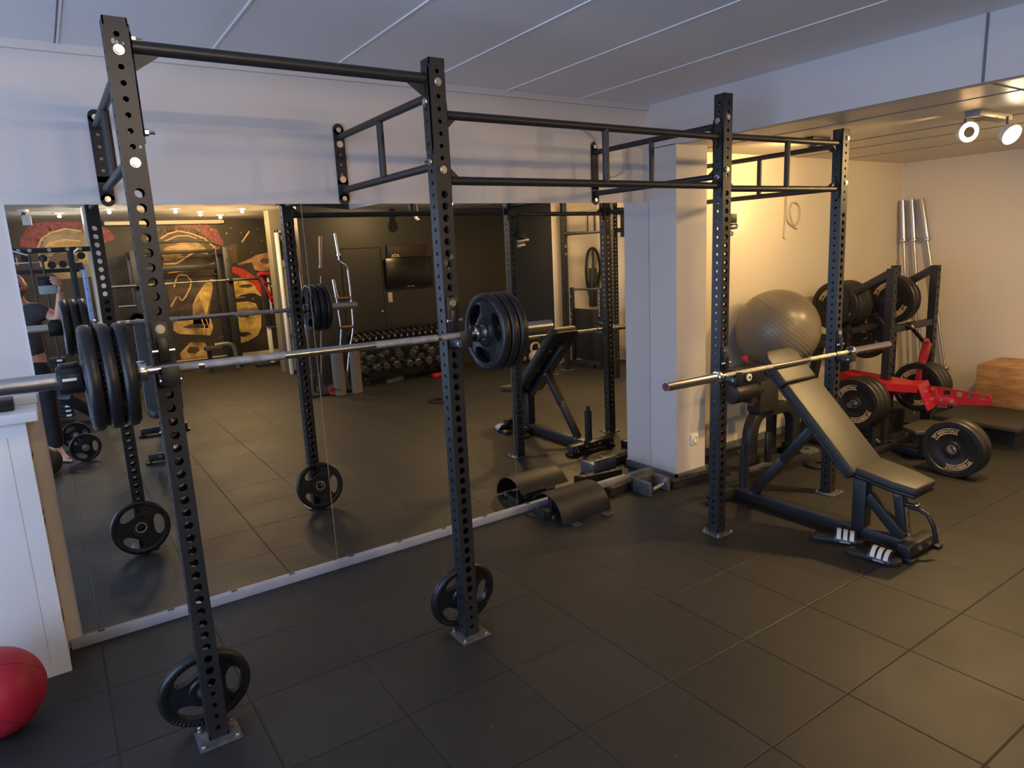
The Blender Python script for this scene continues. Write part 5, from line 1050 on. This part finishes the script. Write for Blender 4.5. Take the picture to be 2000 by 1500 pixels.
body = skin([(X0, Y0, .93, (.135, .10)), (X0, Y0, 1.10, (.13, .095)), (X0, Y0+.01, 1.28, (.15, .105)), (X0, Y0+.01, 1.40, (.09, .07)), (X0+.01, Y0+.03, 1.50, .052), (X0+.02, Y0+.04, 1.56, .055),
 (-.04, Y0+.01, 1.395, .060), (.088, -3.83, 1.285, .052), (.118, -3.73, 1.42, .043), (.128, -3.672, 1.545, .026),
 (-.36, Y0+.01, 1.385, .058), (-.42, Y0-.01, 1.13, .042), (-.43, Y0+.05, .90, .026), (-.42, Y0+.09, .80, .03),
 (-.115, Y0, .84, .085), (-.105, Y0+.02, .48, .055), (-.095, Y0-.03, .10, .036), (-.06, Y0+.09, .035, (.028, .036)), (-.03, Y0+.17, .022, (.018, .036)),
 (-.295, Y0, .84, .085), (-.31, Y0+.02, .48, .055), (-.32, Y0-.03, .10, .036), (-.34, Y0+.09, .035, (.028, .036)), (-.35, Y0+.17, .022, (.018, .036))],
 [(0, 1), (1, 2), (2, 3), (3, 4), (4, 5), (3, 6), (6, 7), (7, 8), (8, 9), (3, 10), (10, 11), (11, 12), (12, 13), (0, 14), (14, 15), (15, 16), (16, 17), (17, 18), (0, 19), (19, 20), (20, 21), (21, 22), (22, 23)])
hd = MB(); HC = Vector((X0+.022, Y0+.055, 1.605)); hv = []; n, k = 36, 26
for i in range(k+1):
    for j in range(n):
        th = PI*i/k; ph = 2*PI*j/n; u = Vector((math.sin(th)*math.cos(ph), math.sin(th)*math.sin(ph), math.cos(th))); p = Vector((u.x*.074, u.y*.092, u.z*.112))
        if u.z < 0: p.x *= 1+.28*u.z; p.y *= 1+.10*u.z
        f = max(0, u.y)
        p.y += f**6*.020*math.exp(-((u.x)/.22)**2)*math.exp(-((u.z+.12)/.25)**2)          # nose
        p.y += f**3*.010*math.exp(-((u.z-.16)/.10)**2) - f**3*.010*(math.exp(-((abs(u.x)-.36)/.16)**2))*math.exp(-((u.z-.0)/.12)**2)
        p.y += f**3*.008*math.exp(-((u.z+.45)/.10)**2)*math.exp(-(u.x/.3)**2) + f**2*.012*math.exp(-((u.z+.85)/.18)**2)
        hv.append(HC+p)
hd.add(hv, [(i*n+j, i*n+(j+1) % n, (i+1)*n+(j+1) % n, (i+1)*n+j) for i in range(k) for j in range(n)])
for s in (-1, 1): hd.sphere(HC+Vector((s*.074, -.012, -.005)), .03, 14, 10, (.35, .65, 1.05))
fing = [skin([(.128, -3.672, 1.545, .023), (.136, -3.635, 1.585, (.016, .030)), (.134, -3.612, 1.63, (.015, .028))], [(0, 1), (1, 2)])]
for i, (z, L) in enumerate(((1.66, .062), (1.64, .070), (1.62, .066), (1.602, .052))):
    fing.append(skin([(.136, -3.622, z-.014, .010), (.130, -3.590, z, .0095), (.130-L*.5, -3.586, z+.006, .0088), (.130-L, -3.588, z+.010, .0075)], [(0, 1), (1, 2), (2, 3)]))
fing.append(skin([(.136, -3.645, 1.585, .012), (.122, -3.640, 1.615, .0105), (.095, -3.626, 1.635, .009)], [(0, 1), (1, 2)]))
for i in range(4): fing.append(skin([(-.44+.013*i, Y0+.09, .80, .009), (-.445+.014*i, Y0+.10, .755, .0085), (-.44+.014*i, Y0+.085, .715-.008*abs(i-1.5), .0075)], [(0, 1), (1, 2)]))
fing.append(skin([(-.40, Y0+.10, .82, .011), (-.385, Y0+.125, .78, .009)], [(0, 1)]))
for s, x in ((1, -.03), (-1, -.35)):
    for i in range(5): fing.append(skin([(x+s*(.022-.014*i), Y0+.165, .022, .012), (x+s*(.026-.015*i), Y0+.215-.010*i, .016, .009 if i else .013)], [(0, 1)], 1))
for q in [hd]+fing: body.add(q.v, q.f)
pr = thing('person', (X0, Y0, 0), 'barefoot person in a grey t-shirt and black trousers holding up a phone', 'person')
bo = body.build('body', 'skin', pr, smooth=0); rmm = bo.modifiers.new('r', 'REMESH'); rmm.mode = 'VOXEL'; rmm.voxel_size = .0045; rmm.use_smooth_shade = True; smo = bo.modifiers.new('s', 'SMOOTH'); smo.iterations = 3; smo.factor = .5
sh = skin([(X0, Y0, .95, (.180, .130)), (X0, Y0, 1.10, (.168, .122)), (X0, Y0+.01, 1.28, (.178, .128)), (X0, Y0+.012, 1.385, (.10, .075)), (X0, Y0+.02, 1.44, .062), (-.045, Y0+.01, 1.392, .076), (.035, -3.866, 1.33, .072), (-.355, Y0+.01, 1.385, .075), (-.405, Y0, 1.24, .066)], [(0, 1), (1, 2), (2, 3), (3, 4), (3, 5), (5, 6), (3, 7), (7, 8)]).build('shirt', 'shirt', pr, smooth=80)
tr_ = skin([(X0, Y0, .97, (.160, .120)), (X0, Y0, .90, (.150, .125)), (-.115, Y0, .82, .105), (-.105, Y0+.02, .48, .078), (-.097, Y0-.02, .10, .066), (-.295, Y0, .82, .105), (-.31, Y0+.02, .48, .078), (-.318, Y0-.02, .10, .066)], [(0, 1), (1, 2), (2, 3), (3, 4), (1, 5), (5, 6), (6, 7)]).build('trousers', 'trousers', pr, smooth=80)
bd = MB()
vs = []; n2, k2 = 24, 8
for i in range(k2+1):
    for j in range(n2+1):
        ph = PI*.0+PI*j/n2; t = i/k2; z = -.035-.075*t; ux = math.cos(ph); uy = math.sin(ph); e = math.sqrt(max(.05, 1-(z/.114)**2)); vs.append(HC+Vector((ux*.0775*e*(1-.22*t)+0, uy*.098*e*(1-.06*t)+.006*t, z)))
bd.add(vs, [(i*(n2+1)+j, i*(n2+1)+j+1, (i+1)*(n2+1)+j+1, (i+1)*(n2+1)+j) for i in range(k2) for j in range(n2)])
bd.build('beard', 'beard', pr, smooth=80)
ey = MB(); eb = MB(); mo = MB()
for s in (-1, 1): ey.sphere(HC+Vector((s*.028, .083, .0)), .008, 12, 8); eb.tube([HC+Vector((s*.012, .097, .022)), HC+Vector((s*.030, .093, .027)), HC+Vector((s*.045, .082, .020))], .0035, 6)
ey.build('eyes', 'tv_black', pr); eb.build('eyebrows', 'beard', pr); mo.tube([HC+Vector((-.022, .094, -.052)), HC+Vector((0, .101, -.050)), HC+Vector((.022, .094, -.052))], .004, 6).build('mouth', 'maroon_cap', pr)
ph = thing('phone', (.045, -3.605, 1.53), 'unfolded phone held up by the person, black above and grey below', 'phone')
MB().bb(-.022, .116, -3.611, -3.601, 1.603, 1.678).build('upper_half', 'phone_black', ph, bevel=.004); MB().bb(-.022, .110, -3.611, -3.601, 1.528, 1.600).build('lower_half', 'phone_grey', ph, bevel=.004); MB().cyl((.0, -3.601, 1.66), (.0, -3.599, 1.66), .007, 16).cyl((.022, -3.601, 1.66), (.022, -3.599, 1.66), .007, 16).build('lenses', 'tv_black', ph)
